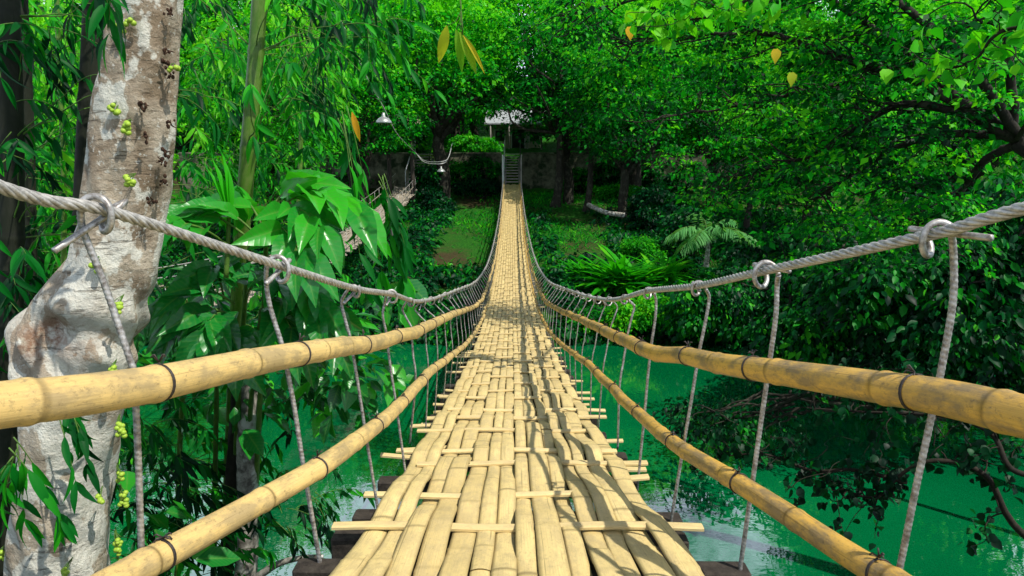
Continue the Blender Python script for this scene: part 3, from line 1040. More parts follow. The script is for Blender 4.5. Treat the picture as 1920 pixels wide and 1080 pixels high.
# ------------------------------------------------------------------ second, weathered bridge
b2 = thing('old_bridge', 'grey weathered bamboo footbridge with ragged edges crossing beside the main one', 'bridge')
BX = -6.75
g = Geo()
yy = 6.0
while yy < 44.5:
    n = 5
    xx = np.linspace(-R.uniform(0.5, 0.85), R.uniform(0.5, 0.85), n)
    z = float(deck_z(yy)) + R.normal() * 0.012
    p = np.stack([BX + xx, np.full(n, yy) + xx * R.normal() * 0.12, z + 0.02 * np.sin(xx * 4) + xx * R.normal() * 0.02], 1)
    tube(g, p, 0.028, 5, np.clip(R.normal(0.45, 0.3), 0, 1), off=R.uniform(0, 9))
    yy += R.uniform(0.045, 0.085)
for lx in np.linspace(-0.5, 0.5, 7):
    q = np.arange(6, 44.6, 0.4)
    p = np.stack([BX + lx + 0.02 * np.sin(q * 3 + lx * 9), q, deck_z(q) + 0.03 + 0.02 * np.sin(q * 5 + lx * 20)], 1)
    tube(g, p, 0.03, 5, 0.3)
g.obj('bamboo_deck', M_GREYD, b2)
for sx in (-1, 1):
    q = np.arange(5, 45, 0.6)
    for hgt, rr, mm, nm in ((0.85, 0.013, M_CABLE, 'main_cable'), (0.45, 0.022, M_GREYD, 'bamboo_rail')):
        g = Geo()
        tube(g, np.stack([np.full(len(q), BX + sx * 0.75), q, deck_z(q) + hgt], 1), rr, 6)
        g.obj(nm, mm, b2)
    for hy in np.arange(9, 44, 1.3):
        g = Geo()
        z = float(deck_z(hy))
        tube(g, [(BX + sx * 0.76, hy, z + 0.85), (BX + sx * 0.74, hy, z - 0.05)], 0.008, 5)
        g.obj('hanger', M_REBAR, b2)
for px, py, top, bot in ((-6.05, 42.0, 7.9, 2.5), (-7.45, 42.0, 7.9, 2.5), (-5.85, 33.5, 4.3, 1.6), (-7.6, 33.5, 4.3, 1.6)):
    g = Geo()
    tube(g, [(px, py, bot), (px + 0.02, py, (top + bot) / 2), (px, py, top)], 0.13, 10, 0.4)
    g.obj('support_post', M_BEAM if py > 40 else M_CONC, b2)
stairs('wooden_stairs', 'small flight of stairs at the far end of the grey weathered bridge', -6.25, 44.8, 49.6, HC - 1.6, HC + 0.45, 1.2, 10, M_PIPE)

hut = thing('shelter', 'open brown timber shelter on the far bank beside the weathered bridge', 'hut', (-8.6, 52.5, 7.05))
for qx in (-1.3, 1.3):
    for qy in (-1.0, 1.0):
        g = Geo()
        tube(g, [(qx, qy, 0), (qx, qy, 2.3)], 0.09, 8)
        g.obj('post', M_BEAM, hut)
g = Geo()
pr = np.array([(-1.9, -1.6, 2.15), (1.9, -1.6, 2.15), (1.9, 0, 3.1), (-1.9, 0, 3.1), (1.9, 1.6, 2.15), (-1.9, 1.6, 2.15)])
g.add(np.vstack([pr, pr - np.array([0, 0, 0.1])]), [np.array([[0, 1, 2, 3], [3, 2, 4, 5], [7, 6, 9, 8], [8, 9, 11, 10], [0, 6, 7, 1], [5, 4, 10, 11]])])
g.obj('roof', M_GREYD, hut, smooth=False)
g = Geo()
box(g, (0, 0.9, 0.5), (2.5, 0.3, 0.08))
box(g, (0, 1.04, 0.95), (2.5, 0.06, 0.5))
for qx in (-1.1, 1.1):
    box(g, (qx, 0.9, 0.23), (0.08, 0.28, 0.46))
g.obj('bench', M_WALLC, hut)

# ------------------------------------------------------------------ lamps on wires
def lamp(label, top, dia, y_):
    t = thing('pendant_lamp', label, 'lamp', tuple(top), 'dome lamps hung over the river')
    r = dia / 2
    g = Geo()
    lathe(g, (0, 0, 0), [(0.001, 0), (0.16 * r, -0.01 * r), (0.2 * r, -0.35 * r), (0.26 * r, -0.5 * r), (0.62 * r, -0.68 * r), (0.9 * r, -0.98 * r), (r, -1.22 * r), (0.985 * r, -1.25 * r), (0.86 * r, -0.97 * r), (0.5 * r, -0.7 * r), (0.1 * r, -0.6 * r)], 28)
    g.obj('lamp_shade', M_LAMP, t)
    g = Geo()
    ball(g, (0, 0, -0.95 * r), 0.27 * r, 12, 9)
    g.obj('bulb', M_PIPE, t)
    g = Geo()
    tube(g, [(0, 0, -0.02 * r), (0, 0, 0.5 * r), (0.05 * r, 0, 0.8 * r)], 0.05 * r, 6)
    g.obj('hanging_hook', M_WIRE, t)
    return t


l1 = P(719, 211, 15.5)
l2 = P(827, 312, 37.0)
lamp('larger metal dome lamp hanging among the bamboo leaves', l1, 0.36, 15.5)
lamp('small bright dome lamp dangling from the sagging wire by the far trees', l2, 0.46, 37)
g = Geo()
w0 = spline([P(640, 40, 11), P(690, 150, 13.6), l1 + [0, 0, 0.12], P(748, 255, 26), P(779, 286, 41.5)], 60)
tube(g, w0, 0.011, 5)
w1 = spline([P(779, 286, 41.5), P(796, 304, 39.5), l2 + [0, 0, 0.14], P(840, 297, 40), P(848, 268, 43)], 60)
tube(g, w1, 0.02, 5)
tube(g, w1 + np.array([0.05, 0.1, 0.12]) * np.sin(np.linspace(0, PI, 60))[:, None], 0.016, 5)
tag(g.obj('overhead_wire', M_PIPE), 'slack pale wire strung from the bamboo to the far tree carrying the lamps', 'wire')

# ------------------------------------------------------------------ trees
def tree_proto(name, label, group, seed, h_trunk, r_trunk, rx, ry, rz, zc, n_sp, sp_r, per, leaf, mat, tint0, tpl=T_DIAM, n_limbs=9, droop=0.35, zmin=-0.45, bark=None, lo=0.5, thick=0.18):
    rng = np.random.default_rng(seed)
    t = thing(name, label, 'tree', (0, 0, 0), group)
    c = shell(n_sp, rx, ry, rz, rng, lo, zmin) + np.array([0, 0, zc])
    g = Geo()
    fork = np.array([0, 0, h_trunk])
    p = spline([(0, 0, -1.2), (0.04 * h_trunk, 0, h_trunk * 0.35), (-0.03 * h_trunk, 0.03 * h_trunk, h_trunk * 0.7), fork], 24)
    th = np.linspace(0, 2 * PI, 12, endpoint=False)
    rr = np.interp(np.linspace(0, 1, 24), [0, 0.12, 0.3, 1], [1.8, 1.25, 1.0, 0.8]) * r_trunk
    tube(g, p, rr[:, None] * (1 + 0.1 * np.sin(th * 3 + 1) + 0.06 * np.sin(th * 5)), 12)
    for i in range(n_limbs):
        e = c[rng.integers(len(c))]
        lp = limb(g, fork - [0, 0, rng.uniform(0, 0.3) * h_trunk], e, r_trunk * rng.uniform(0.3, 0.6), 0.03, rng, 9, 0.5, 0.08)
        for q in range(3):
            e2 = c[np.argsort(np.linalg.norm(c - lp[5 + q], axis=1))[rng.integers(2, 9)]]
            limb(g, lp[4 + q], e2, r_trunk * 0.16, 0.015, rng, 6, 0.4, 0.05, 5)
    g.obj('trunk', bark or M_BARK, t)
    g = Geo()
    # sunlit tops and shaded undersides painted into the leaf tint by height
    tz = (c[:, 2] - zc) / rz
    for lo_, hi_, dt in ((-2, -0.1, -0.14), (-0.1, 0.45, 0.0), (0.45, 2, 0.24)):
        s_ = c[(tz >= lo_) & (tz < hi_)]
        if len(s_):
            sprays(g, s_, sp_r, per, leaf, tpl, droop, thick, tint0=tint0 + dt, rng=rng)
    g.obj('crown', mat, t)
    return t


GF = 'trees of the forest behind the far bank'
pA = tree_proto('rain_tree', 'wide tiered bright green tree standing on the far bank beside the lamp wire', None, 21, 5.0, 0.42, 5.4, 4.6, 5.2, 9.3, 330, 0.95, 62, 0.23, M_FOREST, 0.70, droop=0.45, zmin=-0.75, thick=0.13)
pB = tree_proto('broadleaf_tree', 'dense round green tree standing at the other side of the far steps', None, 33, 4.0, 0.33, 4.6, 4.2, 5.4, 8.8, 280, 0.85, 62, 0.22, M_FOREST, 0.62, droop=0.3, zmin=-0.85, thick=0.25)
pC = tree_proto('bright_tree', 'yellow green feathery tree glowing behind the fig trunk', None, 47, 4.0, 0.25, 4.0, 4.0, 5.2, 7.0, 280, 0.8, 80, 0.17, M_BRIGHT, 0.5, droop=0.5, zmin=-0.95, thick=0.3)

gz = lambda x, y: float(ground_z(x, y))
# the two trees that frame the far landing
pA.location = (-4.6, 44.5, gz(-4.6, 44.5))
pB.location = (3.5, 44.5, gz(3.5, 44.5))
pC.location = (-15.5, 22, gz(-15.5, 22))
near_far = [
    (pB, 6.3, 38.6, 2.2, 0.80, 'dark dense tree shading the slope beside the slim trunk'),
    (pB, 12.4, 36.0, 4.2, 0.52, 'leafy tree on the far slope directly behind the small pale palm'),
    (pA, -8.6, 40.0, 4.0, 0.7, 'tiered tree shading the posts of the weathered bridge'),
    (pA, 8.6, 48.0, 1.9, 1.0, 'tiered green tree on the far bank behind the tall dark trunks'),
    (pB, -10.8, 46.5, 0.8, 0.86, 'dense tree on the far bank behind the weathered bridge stairs'),
    (pB, 12.5, 43.0, 3.3, 0.78, 'bushy tree on the far bank above the small palm'),
    (pC, -21.5, 27, 0.4, 1.15, 'yellow green tree at the edge behind the dark bamboo poles'),
    (pC, -11.5, 33.0, 2.2, 0.95, 'feathery bright tree behind the green bamboo culm'),
    (pC, 15.5, 36, 1.2, 0.9, 'light green tree on the far bank beyond the sweeping branches'),
    (pA, 17.5, 30.0, 2.6, 0.9, 'tiered tree at the waterside beyond the sweeping branches'),
]
for pr_, x_, y_, rz_, s_, lb in near_far:
    dup(pr_, (x_, y_, gz(x_, y_) - 0.1), rz_, s_, lb)
sector = lambda x_: 'behind the fig trunk' if x_ < -22 else 'above the weathered bridge' if x_ < -7 else 'above the house' if x_ < 8 else 'above the wall beyond the sweeping branches'
rows = []
for x_ in np.arange(-34, 40, 4.4):
    rows.append((x_ + R.uniform(-1, 1), 54 + R.uniform(-1, 1.5), R.uniform(0.6, 0.8)))
for x_ in np.arange(-42, 52, 7.2):
    rows.append((x_ + R.uniform(-1.5, 1.5), 57.5 + R.uniform(-2, 4), R.uniform(0.95, 1.2)))
for x_ in np.arange(-60, 72, 9.0):
    rows.append((x_ + R.uniform(-2, 2), 74 + R.uniform(-3, 6), R.uniform(1.15, 1.5)))
kinds_ = {0: 'tiered', 1: 'rounded', 2: 'feathery light'}
for i, (x_, y_, s_) in enumerate(rows):
    if abs(x_ - 0.4) < 3.0 and y_ < 70:
        continue
    k = int(R.choice([0, 0, 1, 1, 2]))
    if abs(x_ / y_ + 0.415) < 0.045 and y_ > 55:
        s_ *= 0.7
    if -33 < x_ < -23 and y_ > 70:
        s_ *= 0.8
    d = dup((pA, pB, pC)[k], (x_, y_, gz(x_, y_) - 0.2), R.uniform(0, 6.28), s_, f'{kinds_[k]} green forest tree {"on the hill" if y_ > 68 else "on the terrace"} {sector(x_)}')
    d['group'] = 'forest trees ' + ('on the hill ' if y_ > 68 else 'on the terrace ') + sector(x_) + ' ' + kinds_[k]

# extra bare trunks in front of the wall
for i, (u, v0, v1, y_, r_, lb) in enumerate([(1040, 250, 372, 43.5, 0.27, 'thick dark trunk just beside the far end of the woven bridge'), (1098, 250, 385, 42.0, 0.2, 'slim dark trunk near the stone edging on the far bank')]):
    t = thing('bare_tree', lb, 'tree', (0, 0, 0))
    g = Geo()
    a = P(u, v1 + 12, y_)
    a[2] = gz(a[0], a[1]) - 0.3
    b = P(u + 10, v0, y_)
    tube(g, spline([a, a * 0.6 + b * 0.4 + [0.15, 0, 0], b], 20), np.interp(np.linspace(0, 1, 20), [0, 0.2, 1], [r_ * 1.6, r_, r_ * 0.7]), 12)
    c = b + R.normal(size=(16, 3)) * [2.0, 1.6, 1.0] + [0, 0, 1.9]
    for q in range(6):
        limb(g, b, c[q], r_ * 0.5, 0.03, R, 7, 0.4)
    g.obj('trunk', M_BARK, t)
    g = Geo()
    sprays(g, c, 0.9, 70, 0.22, T_DIAM, 0.4, 0.2, tint0=0.35)
    g.obj('crown', M_FOREST, t)

# ------------------------------------------------------------------ overhanging tree (sweeping branches, fine leaves)
oh = thing('overhanging_tree', 'large fine-leaved tree whose long dark branches sweep over the river beside the bridge', 'tree', (0, 0, 0))
g = Geo()
rng = np.random.default_rng(77)
base = np.array([9.6, 6.4, gz(9.6, 6.4) - 0.5])
main = [base, base + [0.2, 0.6, 2.5], P(2080, 400, 8.6), P(1905, 265, 9.0)]
tube(g, spline(main, 40), np.linspace(0.34, 0.11, 40), 14)
LIMBS = [
    [P(1905, 265, 9.0), P(1765, 160, 9.3), P(1590, 100, 9.8), P(1440, 62, 10.4), P(1300, 70, 11.0), P(1160, 80, 11.6)],
    [P(1895, 250, 9.0), P(1720, 195, 9.5), P(1640, 218, 10), P(1530, 290, 10.6), P(1400, 322, 11.5), P(1330, 350, 12)],
    [P(1860, 230, 9.1), P(1700, 120, 10.2), P(1560, 160, 11.2), P(1400, 190, 12.2), P(1250, 210, 13)],
    [P(1900, 260, 9.0), P(1750, 260, 9.6), P(1600, 330, 10.4), P(1520, 400, 11.2)],
    [P(1905, 255, 9.0), P(1820, 120, 8.8), P(1700, 10, 9.2), P(1560, -80, 9.8), P(1350, -150, 10.8), P(1150, -120, 11.8)],
    [P(1905, 265, 9.0), P(1900, 60, 8.7), P(1850, -150, 8.8), P(1700, -330, 9.4)],
    [P(1800, 190, 9.2), P(1640, 60, 9.8), P(1500, -20, 10.4), P(1330, -30, 11.0), P(1180, 10, 12.0), P(1060, 30, 13)],
    [P(1910, 270, 9.0), P(1830, 330, 9.6), P(1760, 420, 10.4), P(1660, 470, 11.4)],
]
sc_ = []
for li, L in enumerate(LIMBS):
    p = spline(L, 46)
    p += np.cumsum(rng.normal(size=p.shape), 0) * 0.012
    tube(g, p, np.linspace(0.075, 0.010, 46) * (0.85 if li else 1.1), 8)
    for q in range(10, 46, 1):
        for rep in range(2):
            d = rnd3(1, rng)[0] * [1, 0.9, 0.5]
            e = p[q] + d * rng.uniform(0.4, 1.5) + [-0.3, 0.1, -0.05]
            if q % 2 == 0:
                limb(g, p[q], e, 0.016, 0.005, rng, 6, 0.5, 0, 4)
            sc_.append(e)
sc_ = np.array(sc_)
g.obj('trunk', M_BARK, oh)
g = Geo()
sc_ = sc_[rng.random(len(sc_)) < 0.75]
sprays(g, sc_, 0.42, 62, 0.085, T_DIAM, 0.35, 0.09, tint0=0.5, tvar=0.45, rng=rng)
g.obj('crown', M_FOREST, oh)

# near leafy twigs with heart-shaped leaves at the top
def heart_twig(name, label, pts, r0, n_leaf, size, mat, tint0, twigs=6, spread=0.35, seed=1, root=None):
    rng = np.random.default_rng(seed)
    t = thing(name, label, 'branch', (0, 0, 0))
    g = Geo()
    p = spline(pts, 50)
    p += np.cumsum(rng.normal(size=p.shape), 0) * 0.002
    tube(g, p, np.linspace(r0, r0 * 0.22, 50), 8)
    if root is not None:
        tube(g, spline(list(root) + [p[0] + (p[1] - p[0]) * 0.5], 24), np.linspace(r0 * 1.5, r0, 24), 8)
    anchors = [p[i] for i in range(18, 50, 2)]
    for q in range(twigs):
        i = rng.integers(8, 48)
        d = rnd3(1, rng)[0] * [1, 0.6, 0.8]
        e = p[i] + d * spread * rng.uniform(0.7, 1.8)
        lp = limb(g, p[i], e, r0 * 0.22, 0.003, rng, 8, 0.7, 0.1, 5)
        anchors += [lp[j] for j in range(2, 8)]
    anchors = np.array(anchors)
    g.obj('stem', M_TWIG, t)
    g = Geo()
    a = anchors[rng.integers(len(anchors), size=n_leaf)] + rng.normal(size=(n_leaf, 3)) * 0.05
    xd = rnd3(n_leaf, rng) * [1, 1, 0.5] + [0, 0, -0.7]
    nr = rnd3(n_leaf, rng) * 0.8 + [0, -0.3, 0.8]
    leaves(g, T_HEART, a, xd, nr, size * rng.uniform(0.6, 1.2, n_leaf), tint0 + 0.2 * rng.normal(size=n_leaf))
    g.obj('leaves', mat, t)
    return t


heart_twig('leafy_branch', 'dark arched branch with heart-shaped leaves low over the water', [P(2000, 1060, 6.8), P(1900, 985, 7.0), P(1855, 900, 7.1), P(1800, 868, 7.2), P(1735, 866, 7.3), P(1690, 890, 7.4), P(1650, 930, 7.5), P(1600, 925, 7.7), P(1540, 890, 7.9)], 0.045, 300, 0.105, M_DARKL, 0.18, 22, 0.55, 3, [(8.2, 5.6, gz(8.2, 5.6) - 0.4), (7.2, 6.2, 1.6)])
heart_twig('leafy_branch', 'thin drooping branch with dark heart leaves over the sky reflection', [P(1700, 905, 7.4), P(1600, 880, 7.6), P(1520, 880, 7.8), P(1430, 850, 8.0), P(1330, 860, 8.3)], 0.03, 230, 0.11, M_DARKL, 0.18, 20, 0.5, 4)
heart_twig('leafy_branch', 'steep dark branch of heart leaves at the edge above the arched one', [P(2000, 900, 6.4), P(1900, 880, 6.6), P(1860, 810, 6.8), P(1780, 780, 7.1), P(1650, 770, 7.6), P(1500, 760, 8.0)], 0.034, 330, 0.11, M_DARKL, 0.2, 20, 0.5, 5, [(7.8, 5.0, gz(7.8, 5.0) - 0.4), (6.8, 5.7, 2.4)])
heart_twig('leafy_branch', 'sunlit twig of bright heart leaves at the top beside the sweeping branches', [P(2010, 40, 5.6), P(1880, 60, 5.8), P(1830, 110, 6.0), P(1780, 130, 6.2)], 0.025, 120, 0.12, M_BRIGHT, 0.55, 12, 0.4, 6, [P(1905, 265, 9.0), P(1990, 130, 7.2)])
heart_twig('leafy_branch', 'bright leafy twig hanging from the top above the bridge rope', [P(1500, -80, 6.0), P(1400, 0, 6.3), P(1320, 30, 6.6), P(1200, 30, 7.0)], 0.02, 170, 0.12, M_BRIGHT, 0.5, 14, 0.4, 7, [P(1560, -80, 9.8), P(1540, -110, 7.8)])

for i, (u, v, y_, lb) in enumerate([(1180, 62, 9.4, 'single yellow leaf hanging high over the middle of the bridge'), (1453, 104, 8.6, 'upper of two yellow leaves on the sweeping branches'), (1483, 148, 8.6, 'lower of two yellow leaves on the sweeping branches')]):
    g = Geo()
    leaves(g, T_HEART, [P(u, v - 12, y_)], [[0.2, -0.1, -1]], [[0.3, -1, 0.2]], 0.17, 0.62)
    o = g.obj('yellow_leaf', M_YELL)
    tag(o, lb, 'leaf', 'yellow leaves among the branches')

# ------------------------------------------------------------------ dark riverside trees on the near bank
def river_tree(label, x_, y_, seed, blobs, mat, tint0, leaf=0.16, per=70, n=270, lr=0.07):
    rng = np.random.default_rng(seed)
    t = thing('riverside_tree', label, 'tree', (0, 0, 0), None)
    cs = []
    for (cx, cy, cz, rx, ry, rz) in blobs:
        cs.append(shell(n // len(blobs), rx, ry, rz, rng, 0.35, -0.95) + [cx, cy, cz])
    cs = np.vstack(cs)
    g = Geo()
    b0 = np.array([x_, y_, max(gz(x_, y_), -0.4) - 0.4])
    mid = cs.mean(0)
    tube(g, spline([b0, b0 + [0.1, 0.2, 3.4], b0 * 0.45 + mid * 0.55 + [0.2, 0, 1.4], mid], 26), np.linspace(0.2, 0.06, 26) * min(1.0, lr / 0.07 + 0.2), 10)
    for i in range(26):
        limb(g, mid + rng.normal(size=3) * 0.2, cs[rng.integers(len(cs))], lr, 0.010, rng, 8, 0.6, 0.05, 6)
    g.obj('trunk', M_BARK, t)
    g = Geo()
    sprays(g, cs, 0.6, per, leaf, T_OVAL, 0.4, 0.22, tint0=tint0, rng=rng, hang=0.2)
    g.obj('crown', mat, t)


river_tree('dark leafy tree drooping to the water behind the golden rails', 13.0, 9.5, 5, [(8.4, 15.0, 4.3, 2.4, 1.8, 1.4), (10.0, 17.8, 4.3, 1.7, 1.2, 1.2), (8.6, 17.8, 2.0, 2.2, 0.9, 0.8)], M_DARKL, 0.52)
river_tree('deep green tree filling the edge beyond the nearest steel hanger', 16.0, 10.5, 6, [(11.8, 14.6, 5.0, 3.4, 2.2, 2.0), (9.6, 14.2, 3.9, 2.2, 1.4, 1.2), (12.0, 16.5, 1.9, 2.4, 1.0, 0.9)], M_DARKL, 0.40)
river_tree('leafy green tree above the water between the palm and the dark trees', 14.0, 24.0, 7, [(11.5, 23.4, 2.3, 3.2, 1.3, 1.4), (7.4, 23.6, 1.6, 2.2, 0.9, 1.0)], M_DARKL, 0.62)
river_tree('tall green tree behind the sweeping branches', 18.0, 22.0, 8, [(14.5, 22.0, 6.0, 4.2, 3.0, 4.2)], M_FOREST, 0.6)
river_tree('low fine branches reaching over the river close under the golden rail', 12.0, 8.5, 9, [(4.6, 14.4, 0.95, 1.5, 0.9, 0.3), (7.6, 13.6, 2.1, 1.7, 0.9, 0.5)], M_DARKL, 0.40, 0.11, 45, 64, 0.03)

# ------------------------------------------------------------------ far-bank planting
def clump(name, label, base, n, L, tpl, mat, tint0, spread=1.0, rise=1.0, wsc=1.0, seed=0, cat='plant'):
    rng = np.random.default_rng(seed)
    t = thing(name, label, cat, tuple(base))
    g = Geo()
    th = rng.uniform(0, 2 * PI, n)
    el = rng.uniform(0.15, 1.3, n)
    xd = np.stack([np.cos(th) * np.cos(el) * spread, np.sin(th) * np.cos(el) * spread, np.sin(el) * rise], 1)
    nr = np.stack([-np.cos(th) * np.sin(el), -np.sin(th) * np.sin(el), np.cos(el) + 0.2], 1)
    root = np.stack([rng.normal(size=n) * L * 0.22, rng.normal(size=n) * L * 0.15, np.abs(rng.normal(size=n)) * L * 0.12], 1)
    leaves(g, tpl, root, xd, nr, L * rng.uniform(0.6, 1.15, n), tint0 + 0.2 * rng.normal(size=n), wsc)
    g.obj('fronds', mat, t)
    g = Geo()
    for q in range(7):
        tube(g, np.array([[0, 0, -0.4], rng.normal(size=3) * 0.05 * L, xd[q] * L * 0.35]), [0.06, 0.04, 0.015], 6)
    g.obj('stem', M_STEM, t)
    return t


for i, (x_, y_, L, n, lb) in enumerate([(4.4, 27.2, 2.0, 210, 'big sunlit clump of strap leaves at the far waterside'), (6.2, 27.8, 1.7, 150, 'smaller strap-leaved clump beside the big sunlit one'), (3.0, 28.6, 1.3, 110, 'low strap-leaved clump nearest to the woven bridge on the far bank'), (8.2, 25.6, 1.7, 140, 'arching strap leaves below the small palm')]):
    clump('strap_plant', lb, (x_, y_, gz(x_, y_)), n, L * 0.86, T_SWORD, M_BRIGHT, 0.4, wsc=1.5, seed=50 + i)


def frond(g, gs, a, d, L, n, leafL, rng, tint, tpl=T_LANCE, droop=0.6, r=0.02):
    """pinnate frond: rachis with leaflets on both sides"""
    d = unit(np.asarray(d, float))
    t = np.linspace(0, 1, 16)[:, None]
    p = np.asarray(a, float) + d * L * t + np.array([0, 0, -1.0]) * droop * L * t ** 2
    tube(gs, p, np.linspace(r, r * 0.3, 16), 6)
    k = np.linspace(0.12, 1.0, n)
    pos = np.stack([np.interp(k, t[:, 0], p[:, c]) for c in range(3)], 1)
    T = unit(np.gradient(pos, axis=0))
    side = unit(np.cross(T, [0, 0, 1.0]))
    for s in (-1, 1):
        xd = side * s + T * 0.65 + np.array([0, 0, -0.35]) + rng.normal(size=(n, 3)) * 0.1
        leaves(g, tpl, pos, xd, np.array([0, 0, 1.0]) + side * s * 0.2 + rng.normal(size=(n, 3)) * 0.12, leafL * np.sin(np.clip(k * 0.85 + 0.15, 0, 1) * PI * 0.93) ** 0.5 * rng.uniform(0.9, 1.1, n) + 0.02, tint + 0.12 * rng.normal(size=n), 0.6)


def palm(label, base, h, L, nf, mat, tint, seed):
    rng = np.random.default_rng(seed)
    t = thing('palm_tree', label, 'palm', tuple(base))
    g = Geo()
    tube(g, spline([(0, 0, -0.5), (0.05 * h, 0, h * 0.5), (0, 0, h)], 20), np.linspace(0.12, 0.07, 20), 10)
    g.obj('trunk', M_BARKG, t)
    g, gs = Geo(), Geo()
    for i in range(nf):
        th = 2 * PI * i / nf + rng.uniform(-0.2, 0.2)
        el = rng.uniform(0.3, 1.25)
        frond(g, gs, (0, 0, h), (math.cos(th) * math.cos(el), math.sin(th) * math.cos(el), math.sin(el)), L * rng.uniform(0.8, 1.1), 26, L * 0.3, rng, tint)
    g.obj('fronds', mat, t)
    gs.obj('rachis', M_STEM, t)


palm('small pale palm with feathery arching fronds on the far bank', P(1325, 478, 27.5), 0.8, 2.2, 13, M_PALE, 0.4, 3)
palm('thin palm by the sunny lawn on the far bank', P(1430, 375, 40), 2.0, 2.4, 12, M_PALE, 0.3, 4)


def bush(label, c, rx, ry, rz, n, leaf, mat, tint0, seed, per=60, sr=0.35, cat='bush'):
    rng = np.random.default_rng(seed)
    t = thing('shrub', label, cat, tuple(c))
    g = Geo()
    s = shell(n, rx, ry, rz, rng, 0.6, -0.6)
    sprays(g, s, sr, per, leaf, T_DIAM, 0.3, 0.25, tint0=tint0, rng=rng)
    g.obj('foliage', mat, t)
    g = Geo()
    for i in range(6):
        limb(g, (rng.normal() * 0.05, rng.normal() * 0.05, -rz - 0.3), s[i], 0.05, 0.012, rng, 6, 0.3)
    g.obj('stem', M_BARK, t)


bush('clipped rounded bright green shrub above the strap-leaved clump', P(1200, 462, 31), 0.75, 0.6, 0.45, 40, 0.12, M_BRIGHT, 0.35, 1)
bush('small clipped shrub beside the rounded one', P(1226, 478, 30.5), 0.45, 0.4, 0.3, 22, 0.11, M_BRIGHT, 0.3, 2)
bush('dark low hedge mound below the wall at the near side of the steps', P(895, 352, 46), 1.6, 0.7, 0.6, 70, 0.14, M_DARKL, 0.1, 3)
bush('bush with pale stems before the wall beside the lamp', P(905, 318, 48), 1.5, 0.6, 0.9, 50, 0.16, M_FOREST, 0.4, 4)
bush('dark bush on the slope between the slim trunk and the small palm', P(1230, 400, 36), 1.6, 1.2, 1.5, 90, 0.16, M_DARKL, 0.15, 5)
bush('dark bush below the sunny lawn', P(1290, 430, 31), 1.2, 1.0, 1.1, 70, 0.16, M_DARKL, 0.3, 6)
bush('green shrub on the wall top between the wide tree and the steps', P(890, 275, 52), 1.9, 0.8, 0.9, 70, 0.2, M_BRIGHT, 0.3, 7)
bush('green shrub on the wall top beside the weathered stairs', P(725, 270, 53), 1.9, 0.8, 1.2, 70, 0.2, M_BRIGHT, 0.25, 8)
bush('trimmed hedge before the wall between the trunks', P(1160, 358, 46.5), 1.9, 0.6, 0.45, 70, 0.14, M_BRIGHT, 0.15, 9)
bush('dark shrub at the foot of the wide tiered tree', P(815, 400, 42), 1.3, 1.0, 1.6, 90, 0.16, M_DARKL, 0.2, 10)
bush('dark creeper-covered shrub by the posts of the weathered bridge', P(800, 345, 44), 0.9, 0.7, 1.4, 70, 0.16, M_DARKL, 0.25, 11)
bush('sunlit shrub at the water under the woven bridge rail', P(1215, 590, 24.6), 1.4, 0.9, 0.75, 80, 0.13, M_BRIGHT, 0.45, 12)
bush('shrub hanging over the far water beside the dark trees', P(1120, 600, 25), 1.2, 0.7, 0.5, 60, 0.13, M_FOREST, 0.45, 13)

g = Geo()
rng = np.random.default_rng(91)
n = 3600
cx, cy = rng.uniform(-75, 85, n), rng.uniform(53, 112, n)
k = ~((np.abs(cx - 0.4) < 5.5) & (cy < 68))
cx, cy = cx[k], cy[k]
sprays(g, np.stack([cx, cy, ground_z(cx, cy) + rng.uniform(0.2, 2.2, len(cx))], 1), 1.3, 22, 0.5, T_DIAM, 0.4, 0.3, tint0=0.45, tvar=0.3, rng=rng)
tag(g.obj('undergrowth', M_FOREST), kind='stuff', label='mass of green undergrowth under the forest on the hill', cat='undergrowth')
for i, x_ in enumerate([-13.5, -11.2, -3.6, -2.0, 4.9, 6.6, 8.3, 10.2, 12.4, 15.0]):
    bush('scrubby bush growing against the foot of the stone wall', (x_, 48.9, 4.75 + 0.3 * (i % 3)), 1.1, 0.5, 0.8 + 0.3 * (i % 3), 46, 0.17, (M_FOREST, M_DARKL)[i % 2], 0.4, 60 + i, 50)
for o in COL.objects:
    if o.get('label', '').startswith('scrubby bush growing'):
        o['group'] = 'scrub along the wall foot'
# low leafy ground cover on the far slope (nobody could count it)
rng = np.random.default_rng(5)
n = 3600
cx = np.concatenate([rng.uniform(-16, -1.4, n // 2), rng.uniform(1.3, 20, n // 2)])
cy = 24.3 + 17 * rng.random(n) ** 1.7
keep = ~((cy > 29.5) & (np.abs(cx + 2.4) < 1.3)) & ~((cy > 31) & (cx > 2.0) & (cx < 4.8))
cx, cy = cx[keep], cy[keep]
g = Geo()
cz = ground_z(cx, cy) + 0.15 + 0.22 * rng.random(len(cx))
sprays(g, np.stack([cx, cy, cz], 1), 0.36, 26, 0.21, T_OVAL, 0.4, 0.25, tint0=0.34, tvar=0.25, rng=rng)
tag(g.obj('undergrowth', M_DARKL), kind='stuff', label='low leafy ground cover on the far river slope', cat='undergrowth')
g = Geo()
n = 38000
gx, gy = rng.uniform(-14, 16, n), rng.uniform(28, 49.5, n)
pt = np.sin(gx * 0.7 + 1.2) + np.sin(gy * 0.55 + gx * 0.3) + 0.6 * rng.normal(size=n)
k = pt > -0.25
gx, gy = gx[k], gy[k]
leaves(g, T_SWORD, np.stack([gx, gy, ground_z(gx, gy) - 0.01], 1), rnd3(len(gx), rng) * [1, 1, 0.3] + [0, 0, 0.9], rnd3(len(gx), rng) + [0, 0, 0.5], 0.26 * rng.uniform(0.6, 1.2, len(gx)), 0.55 + 0.2 * rng.normal(size=len(gx)), 1.6)
tag(g.obj('grass', M_FOREST), kind='stuff', label='patchy short grass on the far slope', cat='grass')

